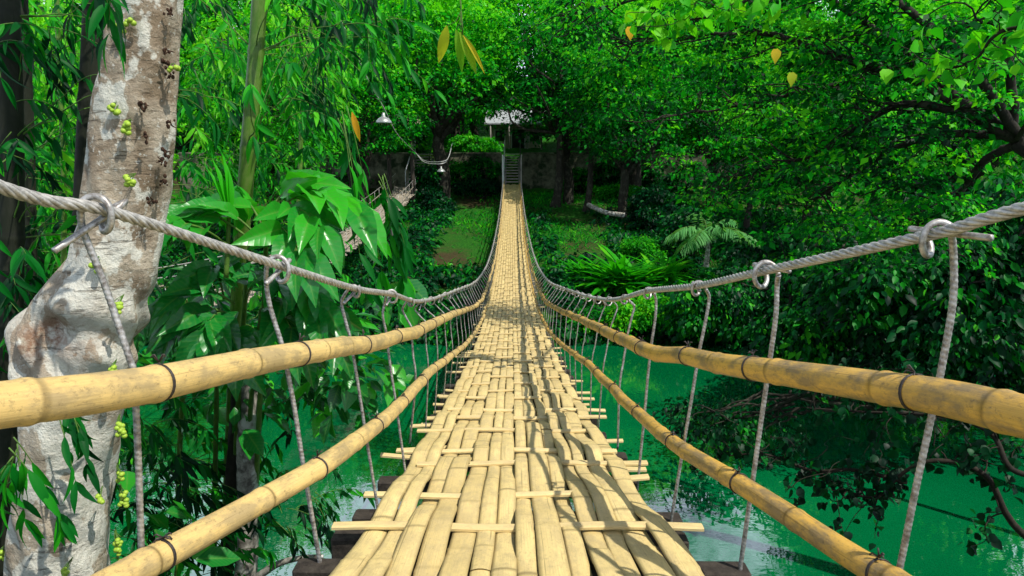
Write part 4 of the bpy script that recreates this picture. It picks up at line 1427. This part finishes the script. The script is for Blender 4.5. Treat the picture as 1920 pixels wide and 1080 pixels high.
g = Geo()
tube(g, spline([P(1103, 384, 40), P(1135, 398, 38), P(1172, 404, 37)], 16), 0.14, 8)
tag(g.obj('log', M_BARKG), 'grey log edging lying on the bare slope by the slim trunk', 'log')

# ------------------------------------------------------------------ fig tree trunk
fig = thing('fig_tree', 'thick pale blotched trunk with a knobbly burl and clusters of green figs', 'tree', (0, 0, 0))
FY = 3.3
prof = [(-120, 215, 350), (0, 205, 340), (100, 195, 336), (200, 180, 334), (270, 172, 330), (350, 156, 316), (420, 146, 304), (480, 130, 300), (530, 96, 292), (565, 62, 284), (600, 40, 273), (640, 30, 262), (690, 34, 248), (730, 48, 240), (770, 52, 232), (820, 40, 222), (900, 30, 208), (1000, 24, 203), (1090, 20, 202), (1300, -10, 215), (1560, -40, 240)]
pv = np.array(prof, float)
vs = np.linspace(-120, 1560, 260)
lu, ru = np.interp(vs, pv[:, 0], pv[:, 1]), np.interp(vs, pv[:, 0], pv[:, 2])
ker = np.hanning(9)
ker /= ker.sum()
sm = lambda a: np.convolve(np.pad(a, 4, mode='edge'), ker, 'valid')
lu, ru = sm(lu), sm(ru)
Lp = np.array([P(u, v, FY) for u, v in zip(lu, vs)])
Rp = np.array([P(u, v, FY) for u, v in zip(ru, vs)])
ctr = (Lp + Rp) / 2
rad = np.linalg.norm(Rp - Lp, axis=1) / 2 * 0.91
sides = 72
th = np.linspace(0, 2 * PI, sides, endpoint=False)
zz = ctr[:, 2]
X = ctr[:, 0][:, None] + rad[:, None] * np.cos(th)
depth = np.minimum(rad, 0.235)
Yt = FY + depth[:, None] * np.sin(th) * 1.0
Z = np.broadcast_to(zz[:, None], X.shape).copy()
# lumps, folds and the burl with its scarred hollow
bur = np.exp(-(((vs - 625) / 75) ** 2))[:, None]
fr = np.exp(-((((th + PI / 2 + PI) % (2 * PI) - PI) / 0.9) ** 2))[None, :]
lump = 0.012 * np.sin(th * 3 + zz[:, None] * 5) + 0.008 * np.sin(th * 5 - zz[:, None] * 9) + 0.005 * np.sin(th * 9 + zz[:, None] * 21)
rough = sum(R.normal() * np.sin(th[None, :] * int(k) + zz[:, None] * R.uniform(8, 40) + R.uniform(0, 6)) for k in R.integers(2, 14, 16)) * 0.005
amp = lump * 0.7 + rough * (0.2 + 1.0 * bur)
scar = np.exp(-(((vs - 612) / 42) ** 2))[:, None] * np.exp(-((((th - (-PI / 2 - 0.25) + PI) % (2 * PI) - PI) / 0.42) ** 2))[None, :]
amp = amp - 0.05 * scar + 0.02 * np.exp(-(((vs - 560) / 25) ** 2))[:, None] * fr
X = X + amp * np.cos(th)
Yt = Yt + amp * np.sin(th)
g = Geo()
v = np.stack([X, Yt, Z], -1).reshape(-1, 3)
nn = len(vs)
i = np.arange(nn - 1)[:, None] * sides
j = np.arange(sides)[None, :]
f = np.stack([i + j, i + sides + j, i + sides + (j + 1) % sides, i + (j + 1) % sides], -1).reshape(-1, 4)
auxs = np.clip(scar * 1.1 + 0.35 * bur * (0.5 + 0.5 * np.sin(th * 4)), 0, 1)
g.add(v, f, 0.5, auxs.reshape(-1))
g.obj('trunk', M_FIGB, fig)
# crown far above the frame
g = Geo()
rng = np.random.default_rng(8)
top = ctr[0]
cc = shell(26, 2.4, 1.6, 1.0, rng, 0.4, -0.3) + top + [-1.4, 0.6, 4.2]
tube(g, spline([top - [0, 0, 0.1], top + [-0.1, 0.1, 1.6], top + [-0.8, 0.3, 3.4]], 16), np.linspace(rad[0], 0.1, 16), 14)
for q in range(9):
    limb(g, top + [-0.4, 0.2, 2.4], cc[q], 0.09, 0.015, rng, 8, 0.4)
g.obj('limbs', M_BARKG, fig)
g = Geo()
sprays(g, cc, 0.6, 34, 0.16, T_OVAL, 0.4, 0.25, tint0=0.4, rng=rng)
g.obj('crown', M_DARKL, fig)


def trunk_front(u, v):
    """a point on the camera side of the fig trunk at that reading"""
    a, b = np.interp(v, vs, lu), np.interp(v, vs, ru)
    k = np.clip((u - (a + b) / 2) / max((b - a) / 2, 1), -1.0, 1.0)
    p = P(u, v, FY)
    d = np.interp(v, vs, depth) * math.sqrt(max(0, 1 - k * k))
    return P(u, v, FY - d), k


for ci, (u, v, nf, dr) in enumerate([(222, 205, 7, 0.03), (243, 240, 8, 0.04), (250, 340, 6, 0.03), (228, 572, 7, 0.05), (214, 690, 6, 0.03), (220, 800, 11, 0.07), (215, 888, 8, 0.05), (222, 930, 11, 0.07), (188, 930, 6, 0.04), (213, 1015, 12, 0.09), (216, 1055, 8, 0.06), (132, 1066, 9, 0.05), (12, 1034, 10, 0.05), (187, 498, 7, 0.05), (238, 56, 5, 0.02), (250, 45, 4, 0.02), (322, 130, 4, 0.02)]):
    c, k = trunk_front(u, v)
    g = Geo()
    gs = Geo()
    root = c + np.array([0, 0.03, 0.02 + dr * 0.5])
    for q in range(nf):
        o_ = np.array([np.clip(R.normal(), -1.2, 1.2) * 0.013, -0.025 - min(abs(R.normal()), 1.2) * 0.013, -dr * q / nf + np.clip(R.normal(), -1.2, 1.2) * 0.006 + dr * 0.4])
        o_[0] += 0.11 * max(0, k - 0.6)
        pf = c + o_
        ball(g, pf, R.uniform(0.0105, 0.0148), 12, 9, R.random(), (1, 1, 0.95))
        tube(gs, np.array([root, (root + pf) / 2 + [0, -0.01, 0.006], pf + [0, 0.0, 0.01]]), 0.0016, 5)
    fc = g.obj('fig_cluster', M_FIG, fig)
    gs.obj('stalk', M_STEM, fc)
for (u, v) in [(318, 25), (316, 95), (312, 120), (318, 140), (268, 195), (270, 205), (320, 235), (275, 255), (310, 285), (303, 302), (308, 340), (285, 375)]:
    c, k = trunk_front(u, v)
    g = Geo()
    for q in range(7):
        d_ = R.normal(size=3) * [0.010, 0.004, 0.013] + [0, -0.003, 0]
        ball(g, c + d_, R.uniform(0.004, 0.009), 8, 6, 0.5, (1, 0.8, 1.2))
    for q in range(3):
        d_ = unit(R.normal(size=3) + [0, -0.8, 0])
        tube(g, np.array([c + [0, 0.01, 0], c + d_ * 0.014, c + d_ * 0.026]), [0.003, 0.003, 0.0015], 5)
    g.obj('fruit_scar', M_FIGD, fig)

# ------------------------------------------------------------------ smaller trunks in the bank thicket
def small_trunk(label, pts, r0, r1, mat, tn='thicket_tree', crown=None, seed=0):
    rng = np.random.default_rng(seed)
    t = thing(tn, label, 'tree', (0, 0, 0))
    p = spline(pts, 60)
    th = np.linspace(0, 2 * PI, 18, endpoint=False)
    s = np.linspace(0, 1, 60)
    rr = np.linspace(r0, r1, 60)[:, None] * (1 + 0.08 * np.sin(th * 3 + s[:, None] * 14) + 0.05 * np.sin(th * 5 - s[:, None] * 33) + 0.04 * rng.normal(size=(60, 18)))
    g = Geo()
    tube(g, p, rr, 18)
    g.obj('trunk', mat, t)
    g = Geo()
    c = p[-1] + rng.normal(size=(14, 3)) * [0.6, 0.4, 0.35]
    sprays(g, c, 0.35, 24, 0.16, T_OVAL, 0.4, 0.3, tint0=0.45, rng=rng)
    g.obj('crown', M_BIGL, t)
    return t


small_trunk('slim lichen-grey trunk standing at the water below the broad leaves', [P(463, 1250, 5.6), P(462, 1080, 5.5), P(464, 900, 5.45), P(468, 740, 5.4), P(478, 640, 5.4)], 0.105, 0.07, M_BARKG, seed=3)
small_trunk('dark slanting trunk close beside the lichen-grey one', [P(405, 1250, 5.6), P(422, 1080, 5.6), P(436, 900, 5.6), P(446, 700, 5.6)], 0.07, 0.05, M_BARK, seed=4)
g = Geo()
tube(g, spline([P(478, 1085, 5.3), P(520, 1058, 5.25), P(565, 1046, 5.2), P(606, 1044, 5.2)], 24), np.linspace(0.035, 0.018, 24), 10)
tag(g.obj('dead_branch', M_BARKG), 'bare grey branch stub sticking out over the water', 'branch')


# ------------------------------------------------------------------ bamboo
def bamboo_spray(gl, gs, a, d, L, n, leafL, rng, tint, droop=0.5, tpl=T_LANCEW):
    d = unit(np.asarray(d, float))
    t = np.linspace(0, 1, 9)[:, None]
    p = np.asarray(a, float) + d * L * t + np.array([0, 0, -droop * L]) * t ** 2
    tube(gs, p, np.linspace(0.0035, 0.0012, 9), 4)
    k = np.concatenate([np.linspace(0.25, 1, n - 2), [1, 1]])
    pos = np.stack([np.interp(k, t[:, 0], p[:, c]) for c in range(3)], 1)
    T = unit(np.gradient(p, axis=0))
    Tk = np.stack([np.interp(k, t[:, 0], T[:, c]) for c in range(3)], 1)
    side = unit(np.cross(Tk, [0, 0.3, 1.0]))
    sg = np.where(np.arange(n) % 2, 1, -1)[:, None]
    xd = Tk * 0.7 + side * sg * 0.75 + np.array([0, 0, -0.75]) + rng.normal(size=(n, 3)) * 0.25
    nr = np.array([0.1, -0.35, 0.8]) + rng.normal(size=(n, 3)) * 0.4
    leaves(gl, tpl, pos, xd, nr, leafL * rng.uniform(0.65, 1.2, n), tint + 0.16 * rng.normal(size=n))


def bamboo(label, pts, r0, r1, mat, regions, tint, seed, nodes=None, group=None):
    """pts: the culm's line; regions: (u0,u1,v0,v1,y0,y1,n,L,leafL) readings where its foliage hangs"""
    rng = np.random.default_rng(seed)
    t = thing('bamboo', label, 'bamboo', (0, 0, 0), group)
    p = spline(pts, 220)
    s = np.concatenate([[0], np.cumsum(np.linalg.norm(np.diff(p, axis=0), axis=1))])
    rad = np.interp(s, [0, s[-1]], [r0, r1])
    aux = np.zeros(len(s))
    pos = 0.2
    nd = []
    while pos < s[-1]:
        nd.append(pos)
        pos += rng.uniform(0.5, 0.75)
    if nodes is not None:
        nd = [float(s[np.argmin(np.abs(p[:, 2] - zn))]) for zn in nodes]
    for q in nd:
        d_ = s - q
        rad = rad * (1 + 0.10 * np.exp(-(d_ / 0.022) ** 2))
        aux = np.maximum(aux, 0.5 * np.exp(-((d_ - 0.03) / 0.012) ** 2))
    g = Geo()
    tube(g, p, rad, 20, 0.4, aux, off=rng.uniform(0, 5))
    g.obj('culm', mat, t)
    gl, gs = Geo(), Geo()
    for (u0, u1, v0, v1, y0, y1, n, L, lf) in regions:
        for q in range(n):
            a = P(rng.uniform(u0, u1), rng.uniform(v0, v1), rng.uniform(y0, y1))
            d = rng.normal(size=3) * [0.8, 0.6, 0.35] + [0.35, 0, 0.0]
            bamboo_spray(gl, gs, a, d, L * rng.uniform(0.7, 1.3), int(rng.integers(8, 14)), lf, rng, tint - 0.10 + 0.27 * rng.normal())
    for q in nd:   # branchlets at the nodes
        i = int(np.argmin(np.abs(s - q)))
        for b_ in range(5):
            d = unit(rng.normal(size=3) * [1, 0.6, 0.4] + [0.5, 0, 0.5])
            e = p[i] + d * rng.uniform(0.3, 0.8)
            limb(gs, p[i], e, 0.006, 0.002, rng, 6, 0.2, 0.05, 5)
            bamboo_spray(gl, gs, e, d, 0.35, 8, 0.16, rng, tint + 0.1)
    gl.obj('leaves', M_BAMBL, t)
    gs.obj('twig_sprays', M_STEM, t)
    return t


cul = [P(420, 1200, 6.6), P(436, 800, 5.9), P(450, 500, 5.2), P(464, 300, 5.0), P(480, 100, 5.0), P(490, -60, 5.0), P(500, -300, 5.1)]
bamboo('single upright green bamboo culm rising beside the pale fig trunk', cul, 0.068, 0.05, M_CULM,
       [(510, 700, -50, 90, 4.8, 7.0, 46, 0.5, 0.155), (500, 600, 90, 230, 5.2, 7.5, 30, 0.45, 0.15), (340, 420, -40, 230, 5.4, 7.0, 26, 0.4, 0.155), (330, 430, 230, 340, 5.5, 8.0, 14, 0.4, 0.15), (500, 580, 230, 340, 5.5, 8.0, 12, 0.4, 0.15)], 0.68, 5,
       nodes=[P(474, 97, 5)[2], P(465, 275, 5)[2], P(455, 480, 5)[2], P(447, 640, 5)[2], P(500, -90, 5)[2]])
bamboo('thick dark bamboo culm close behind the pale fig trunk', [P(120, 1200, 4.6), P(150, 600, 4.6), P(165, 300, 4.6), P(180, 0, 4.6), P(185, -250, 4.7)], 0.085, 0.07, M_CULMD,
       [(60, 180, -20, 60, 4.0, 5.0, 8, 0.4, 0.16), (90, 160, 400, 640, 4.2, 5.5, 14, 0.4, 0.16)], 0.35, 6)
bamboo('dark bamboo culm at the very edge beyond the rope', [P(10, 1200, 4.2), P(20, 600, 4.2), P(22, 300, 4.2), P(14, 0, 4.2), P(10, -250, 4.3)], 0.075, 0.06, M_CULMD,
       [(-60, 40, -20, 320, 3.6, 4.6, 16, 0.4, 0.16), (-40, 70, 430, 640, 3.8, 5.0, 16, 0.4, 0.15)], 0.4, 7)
bamboo('slender dark bamboo culm between the edge culm and the thick one', [P(60, 1200, 5.2), P(58, 600, 5.2), P(52, 250, 5.2), P(40, 0, 5.2), P(36, -250, 5.3)], 0.05, 0.04, M_CULMD,
       [(20, 140, 250, 480, 5.0, 6.5, 16, 0.45, 0.16)], 0.45, 8)
bamboo('drooping bamboo below the rails reaching down to the green water', [P(330, 1250, 6.0), P(335, 900, 6.0), P(345, 700, 6.0), P(350, 560, 6.1)], 0.03, 0.02, M_CULM,
       [(235, 400, 740, 1000, 4.6, 6.4, 46, 0.45, 0.17), (490, 590, 880, 1000, 4.6, 5.6, 14, 0.4, 0.15), (235, 420, 990, 1080, 4.4, 5.6, 18, 0.45, 0.17), (520, 570, 680, 800, 5.0, 6.0, 9, 0.35, 0.15)], 0.42, 9)
bamboo('leafy bamboo shoots beyond the weathered bridge', [P(540, 700, 12), P(560, 380, 12), P(570, 150, 12), P(600, -60, 12)], 0.05, 0.03, M_CULM,
       [(330, 600, -20, 200, 10, 13, 62, 0.8, 0.20), (330, 560, 200, 380, 10, 13, 30, 0.7, 0.19)], 0.62, 10)
bamboo('bright bamboo thicket between the dark culms and the fig trunk', [P(110, 900, 11), P(120, 400, 11), P(110, 100, 11), P(100, -200, 11)], 0.05, 0.03, M_CULM,
       [(-40, 200, -60, 400, 9, 12, 170, 0.7, 0.22)], 0.88, 11)


def sprig(label, start, d, L, n, leafL, mat, tint, seed, wig=0.4, tpl=T_LANCEW, cat='bamboo sprig'):
    rng = np.random.default_rng(seed)
    t = thing('bamboo_sprig', label, cat, tuple(start))
    gl, gs = Geo(), Geo()
    for q in range(n):
        dd = np.asarray(d, float) + rng.normal(size=3) * wig
        bamboo_spray(gl, gs, rng.normal(size=3) * 0.03, dd, L * rng.uniform(0.5, 1.1), int(rng.integers(7, 12)), leafL, rng, tint + 0.08 * rng.normal(), 0.4, tpl)
    gl.obj('leaves', mat, t)
    gs.obj('twig_sprays', M_STEM, t)


sprig('dark glossy bamboo sprig in front of the lower fig trunk', P(35, 830, 2.75), (0.1, 0, -1), 0.32, 5, 0.17, M_BAMBL, 0.45, 1)
sprig('small dark sprig under the thick pale rail', P(130, 775, 2.9), (0.6, 0, -0.3), 0.22, 3, 0.15, M_BAMBL, 0.3, 2)
sprig('dark sprig hanging at the top over the fig trunk', P(190, -70, 2.7), (0.05, 0, -1), 0.22, 3, 0.17, M_BAMBL, 0.3, 3)
sprig('hanging sprig of long green leaves before the lamp', P(640, 215, 4.4), (0.2, 0, -1), 0.75, 4, 0.2, M_BAMBL, 0.75, 4, 0.18)
sprig('dangling sprig with drooping leaves above the far slope', P(712, 330, 4.6), (0.3, 0, -1), 0.5, 5, 0.22, M_BAMBL, 0.6, 5, 0.15)
sprig('narrow leaf sprig at the lower edge of the green water', P(590, 935, 4.8), (0.4, 0, -0.2), 0.35, 4, 0.17, M_BAMBL, 0.4, 6)

# the yellowing leaf tuft hanging at the top
t = thing('leaf_tuft', 'tuft of yellowing and green leaves dangling from the top over the trees', 'leaves', (0, 0, 0))
g, gs = Geo(), Geo()
top = P(865, 20, 3.4)
for (u0, v0, u1, v1, tn, w_) in [(838, 48, 824, 120, 0.42, 1.3), (855, 55, 872, 136, 0.08, 1.0), (862, 60, 900, 136, 0.18, 1.1), (868, 66, 916, 134, 0.62, 0.5), (866, 64, 908, 120, 0.05, 0.8)]:
    a, b = P(u0, v0, 3.4), P(u1, v1, 3.42)
    leaves(g, T_LANCEW, [a], [b - a], [[0.25, -1, 0.15]], np.linalg.norm(b - a), tn, w_)
    tube(gs, spline([P(845, -120, 3.45), top, a], 10), 0.002, 4)
g.obj('leaves', M_YELL, t)
gs.obj('twig_sprays', M_STEM, t)
g = Geo()
a, b = P(660, 210, 4.5), P(676, 265, 4.5)
leaves(g, T_LANCEW, [a], [b - a], [[0.25, -1, 0.15]], np.linalg.norm(b - a), 0.9, 1.0)
tag(g.obj('orange_leaf', M_YELL), 'withered orange leaf hanging beside the larger dome lamp', 'leaf')

# ------------------------------------------------------------------ broad-leaved plants by the rope
def broad_plant(label, stems, fr, seed, tint):
    rng = np.random.default_rng(seed)
    t = thing('broadleaf_plant', label, 'plant', (0, 0, 0))
    gs = Geo()
    for s_ in stems:
        tube(gs, spline(s_, 24), np.linspace(0.03, 0.014, 24), 8)
    g = Geo()
    for (a, b, nl, lf, tt) in fr:
        a, b = np.asarray(a), np.asarray(b)
        d = b - a
        L = np.linalg.norm(d)
        tt_ = np.linspace(0, 1, 12)[:, None]
        p = a + d * tt_ + np.array([0, 0, 0.22 * L]) * np.sin(PI * tt_)
        tube(gs, p, np.linspace(0.008, 0.003, 12), 6)
        k = np.linspace(0.3, 1.0, nl)
        pos = np.stack([np.interp(k, tt_[:, 0], p[:, c]) for c in range(3)], 1)
        T = unit(np.gradient(pos, axis=0))
        side = unit(np.cross(T, [0, 0.25, 1.0]))
        for s_ in (-1, 1):
            xd = side * s_ * 0.8 + T * 0.95 + np.array([0, -0.05, -0.22]) + rng.normal(size=(nl, 3)) * 0.16
            nr = np.array([0.25, -0.5, 0.75]) + rng.normal(size=(nl, 3)) * 0.25
            leaves(g, T_BIG, pos, xd, nr, lf * rng.uniform(0.75, 1.15, nl), tint + tt + 0.12 * rng.normal(size=nl))
        leaves(g, T_BIG, p[-1:], T[-1:] + [0, 0, -0.3], [[0.1, -0.4, 0.8]], lf, tint + tt)
    g.obj('leaves', M_BIGL, t)
    gs.obj('stem', M_STEM, t)
    return t


Q = lambda u, v, y=4.0: P(u, v, y)
broad_plant('tall glossy broad-leaved plant rising behind the steel rope', [[Q(470, 1100, 6.0), Q(490, 700, 5.0), Q(500, 420, 4.1)], [Q(430, 1100, 6.2), Q(450, 700, 5.2), Q(470, 440, 4.2)]],
            [(Q(505, 410), Q(660, 385, 3.9), 6, 0.34, 0.35), (Q(500, 400), Q(600, 350, 4.1), 5, 0.32, 0.3), (Q(505, 425), Q(600, 425, 3.7), 5, 0.27, 0.15),
             (Q(490, 420), Q(440, 380, 4.2), 3, 0.28, 0.3), (Q(480, 440), Q(370, 400, 3.9), 5, 0.28, 0.2), (Q(470, 450), Q(280, 415, 3.8), 5, 0.28, 0.1),
             (Q(440, 470), Q(240, 470, 3.4), 5, 0.26, 0.15), (Q(500, 460), Q(560, 470, 3.6), 4, 0.3, 0.0)], 1, 0.5)
broad_plant('shaded broad-leaved plant hanging over the pale rails', [[Q(462, 1100, 6.1), Q(468, 800, 5.4), Q(490, 580, 4.4)], [Q(400, 1100, 6.2), Q(405, 800, 5.4), Q(410, 580, 4.3)]],
            [(Q(500, 560, 4.3), Q(610, 570, 4.1), 5, 0.32, 0.1), (Q(500, 580, 4.3), Q(620, 620, 4.0), 5, 0.30, 0.0), (Q(490, 590, 4.3), Q(560, 640, 4.0), 5, 0.28, 0.05), (Q(430, 590, 4.2), Q(330, 610, 4.0), 5, 0.30, -0.05),
             (Q(420, 590, 4.2), Q(380, 640, 3.9), 5, 0.28, 0.0), (Q(440, 570, 4.2), Q(320, 560, 4.0), 5, 0.28, 0.1), (Q(450, 620, 4.3), Q(440, 660, 4.0), 4, 0.28, -0.1), (Q(460, 560, 4.4), Q(520, 520, 4.2), 5, 0.28, 0.15), (Q(420, 560, 4.4), Q(400, 500, 4.2), 5, 0.28, 0.1)], 2, 0.32)
# young furled shoots
t = thing('young_shoot', 'upright pale green furled shoots beside the bamboo culm', 'plant', (0, 0, 0))
g = Geo()
tube(g, spline([Q(424, 520), Q(428, 440), Q(430, 390)], 12), np.linspace(0.016, 0.012, 12), 8)
g.obj('stem', M_STEM, t)
g = Geo()
for (u0, v0, u1, v1) in [(430, 400, 436, 290), (428, 400, 416, 296), (426, 395, 402, 310), (432, 400, 442, 315), (426, 400, 410, 340)]:
    a, b = Q(u0, v0), Q(u1, v1)
    leaves(g, T_LANCE, [a], [b - a], [[0.9, -0.6, 0.1]], np.linalg.norm(b - a), 0.55, 0.75)
g.obj('leaves', M_BRIGHT, t)

# near-bank thicket filling the slope (uncountable ground cover)
rng = np.random.default_rng(15)
n = 420
cx, cy = rng.uniform(-9, -1.3, n), rng.uniform(1.5, 12, n)
k = (ground_z(cx, cy) > 0.1) & (cx < -1.4 - 0.36 * cy)
cx, cy = cx[k], cy[k]
g = Geo()
sprays(g, np.stack([cx, cy, ground_z(cx, cy) + rng.uniform(0.1, 0.7, len(cx))], 1), 0.35, 30, 0.2, T_OVAL, 0.4, 0.3, tint0=0.3, rng=rng)
tag(g.obj('undergrowth', M_DARKL), kind='stuff', label='dark leafy undergrowth on the near river slope', cat='undergrowth')

# ------------------------------------------------------------------ light
sun_dir = unit(np.array([0.66, -0.46, 1.24]))        # towards the sun
sd_ = bpy.data.lights.new('sun', 'SUN')
sd_.energy = 5.4
sd_.angle = math.radians(0.53)
sd_.color = (1.0, 0.95, 0.86)
so = bpy.data.objects.new('sun', sd_)
COL.objects.link(so)
so.rotation_euler = Vector(-sun_dir).to_track_quat('-Z', 'Y').to_euler()
w = bpy.data.worlds.new('World')
SC.world = w
w.use_nodes = True
nt = w.node_tree
bg = nt.nodes['Background']
sky = nt.nodes.new('ShaderNodeTexSky')
sky.sky_type = 'NISHITA'
sky.sun_disc = False
sky.sun_elevation = math.asin(sun_dir[2])
sky.sun_rotation = math.atan2(sun_dir[0], sun_dir[1])
tc = nt.nodes.new('ShaderNodeTexCoord')
nz = noise(nt, tc.outputs['Generated'], 3.2, 6, 0.6)
sp = N(nt, 'ShaderNodeSeparateXYZ')
nt.links.new(tc.outputs['Generated'], sp.inputs[0])
lowb = math_n(nt, 'MULTIPLY', math_n(nt, 'SUBTRACT', 0.58, sp.outputs[2]), 0.75)
cl = ramp(nt, [(0.45, (0, 0, 0)), (0.55, (1, 1, 1))], math_n(nt, 'ADD', nz.outputs[0], lowb))
nt.links.new(mix(nt, cl.outputs[0], sky.outputs[0], (27.0, 31.0, 38.0)), bg.inputs['Color'])
bg.inputs['Strength'].default_value = 0.044

SC.view_settings.view_transform = 'Standard'
SC.view_settings.look = 'None'
SC.view_settings.exposure = 0
SC.view_settings.gamma = 1
SC.render.engine = 'CYCLES'
SC.cycles.use_denoising = True
SC.cycles.max_bounces = 7
SC.cycles.diffuse_bounces = 2
SC.cycles.glossy_bounces = 3
SC.cycles.transmission_bounces = 3
SC.cycles.caustics_reflective = False
SC.cycles.caustics_refractive = False
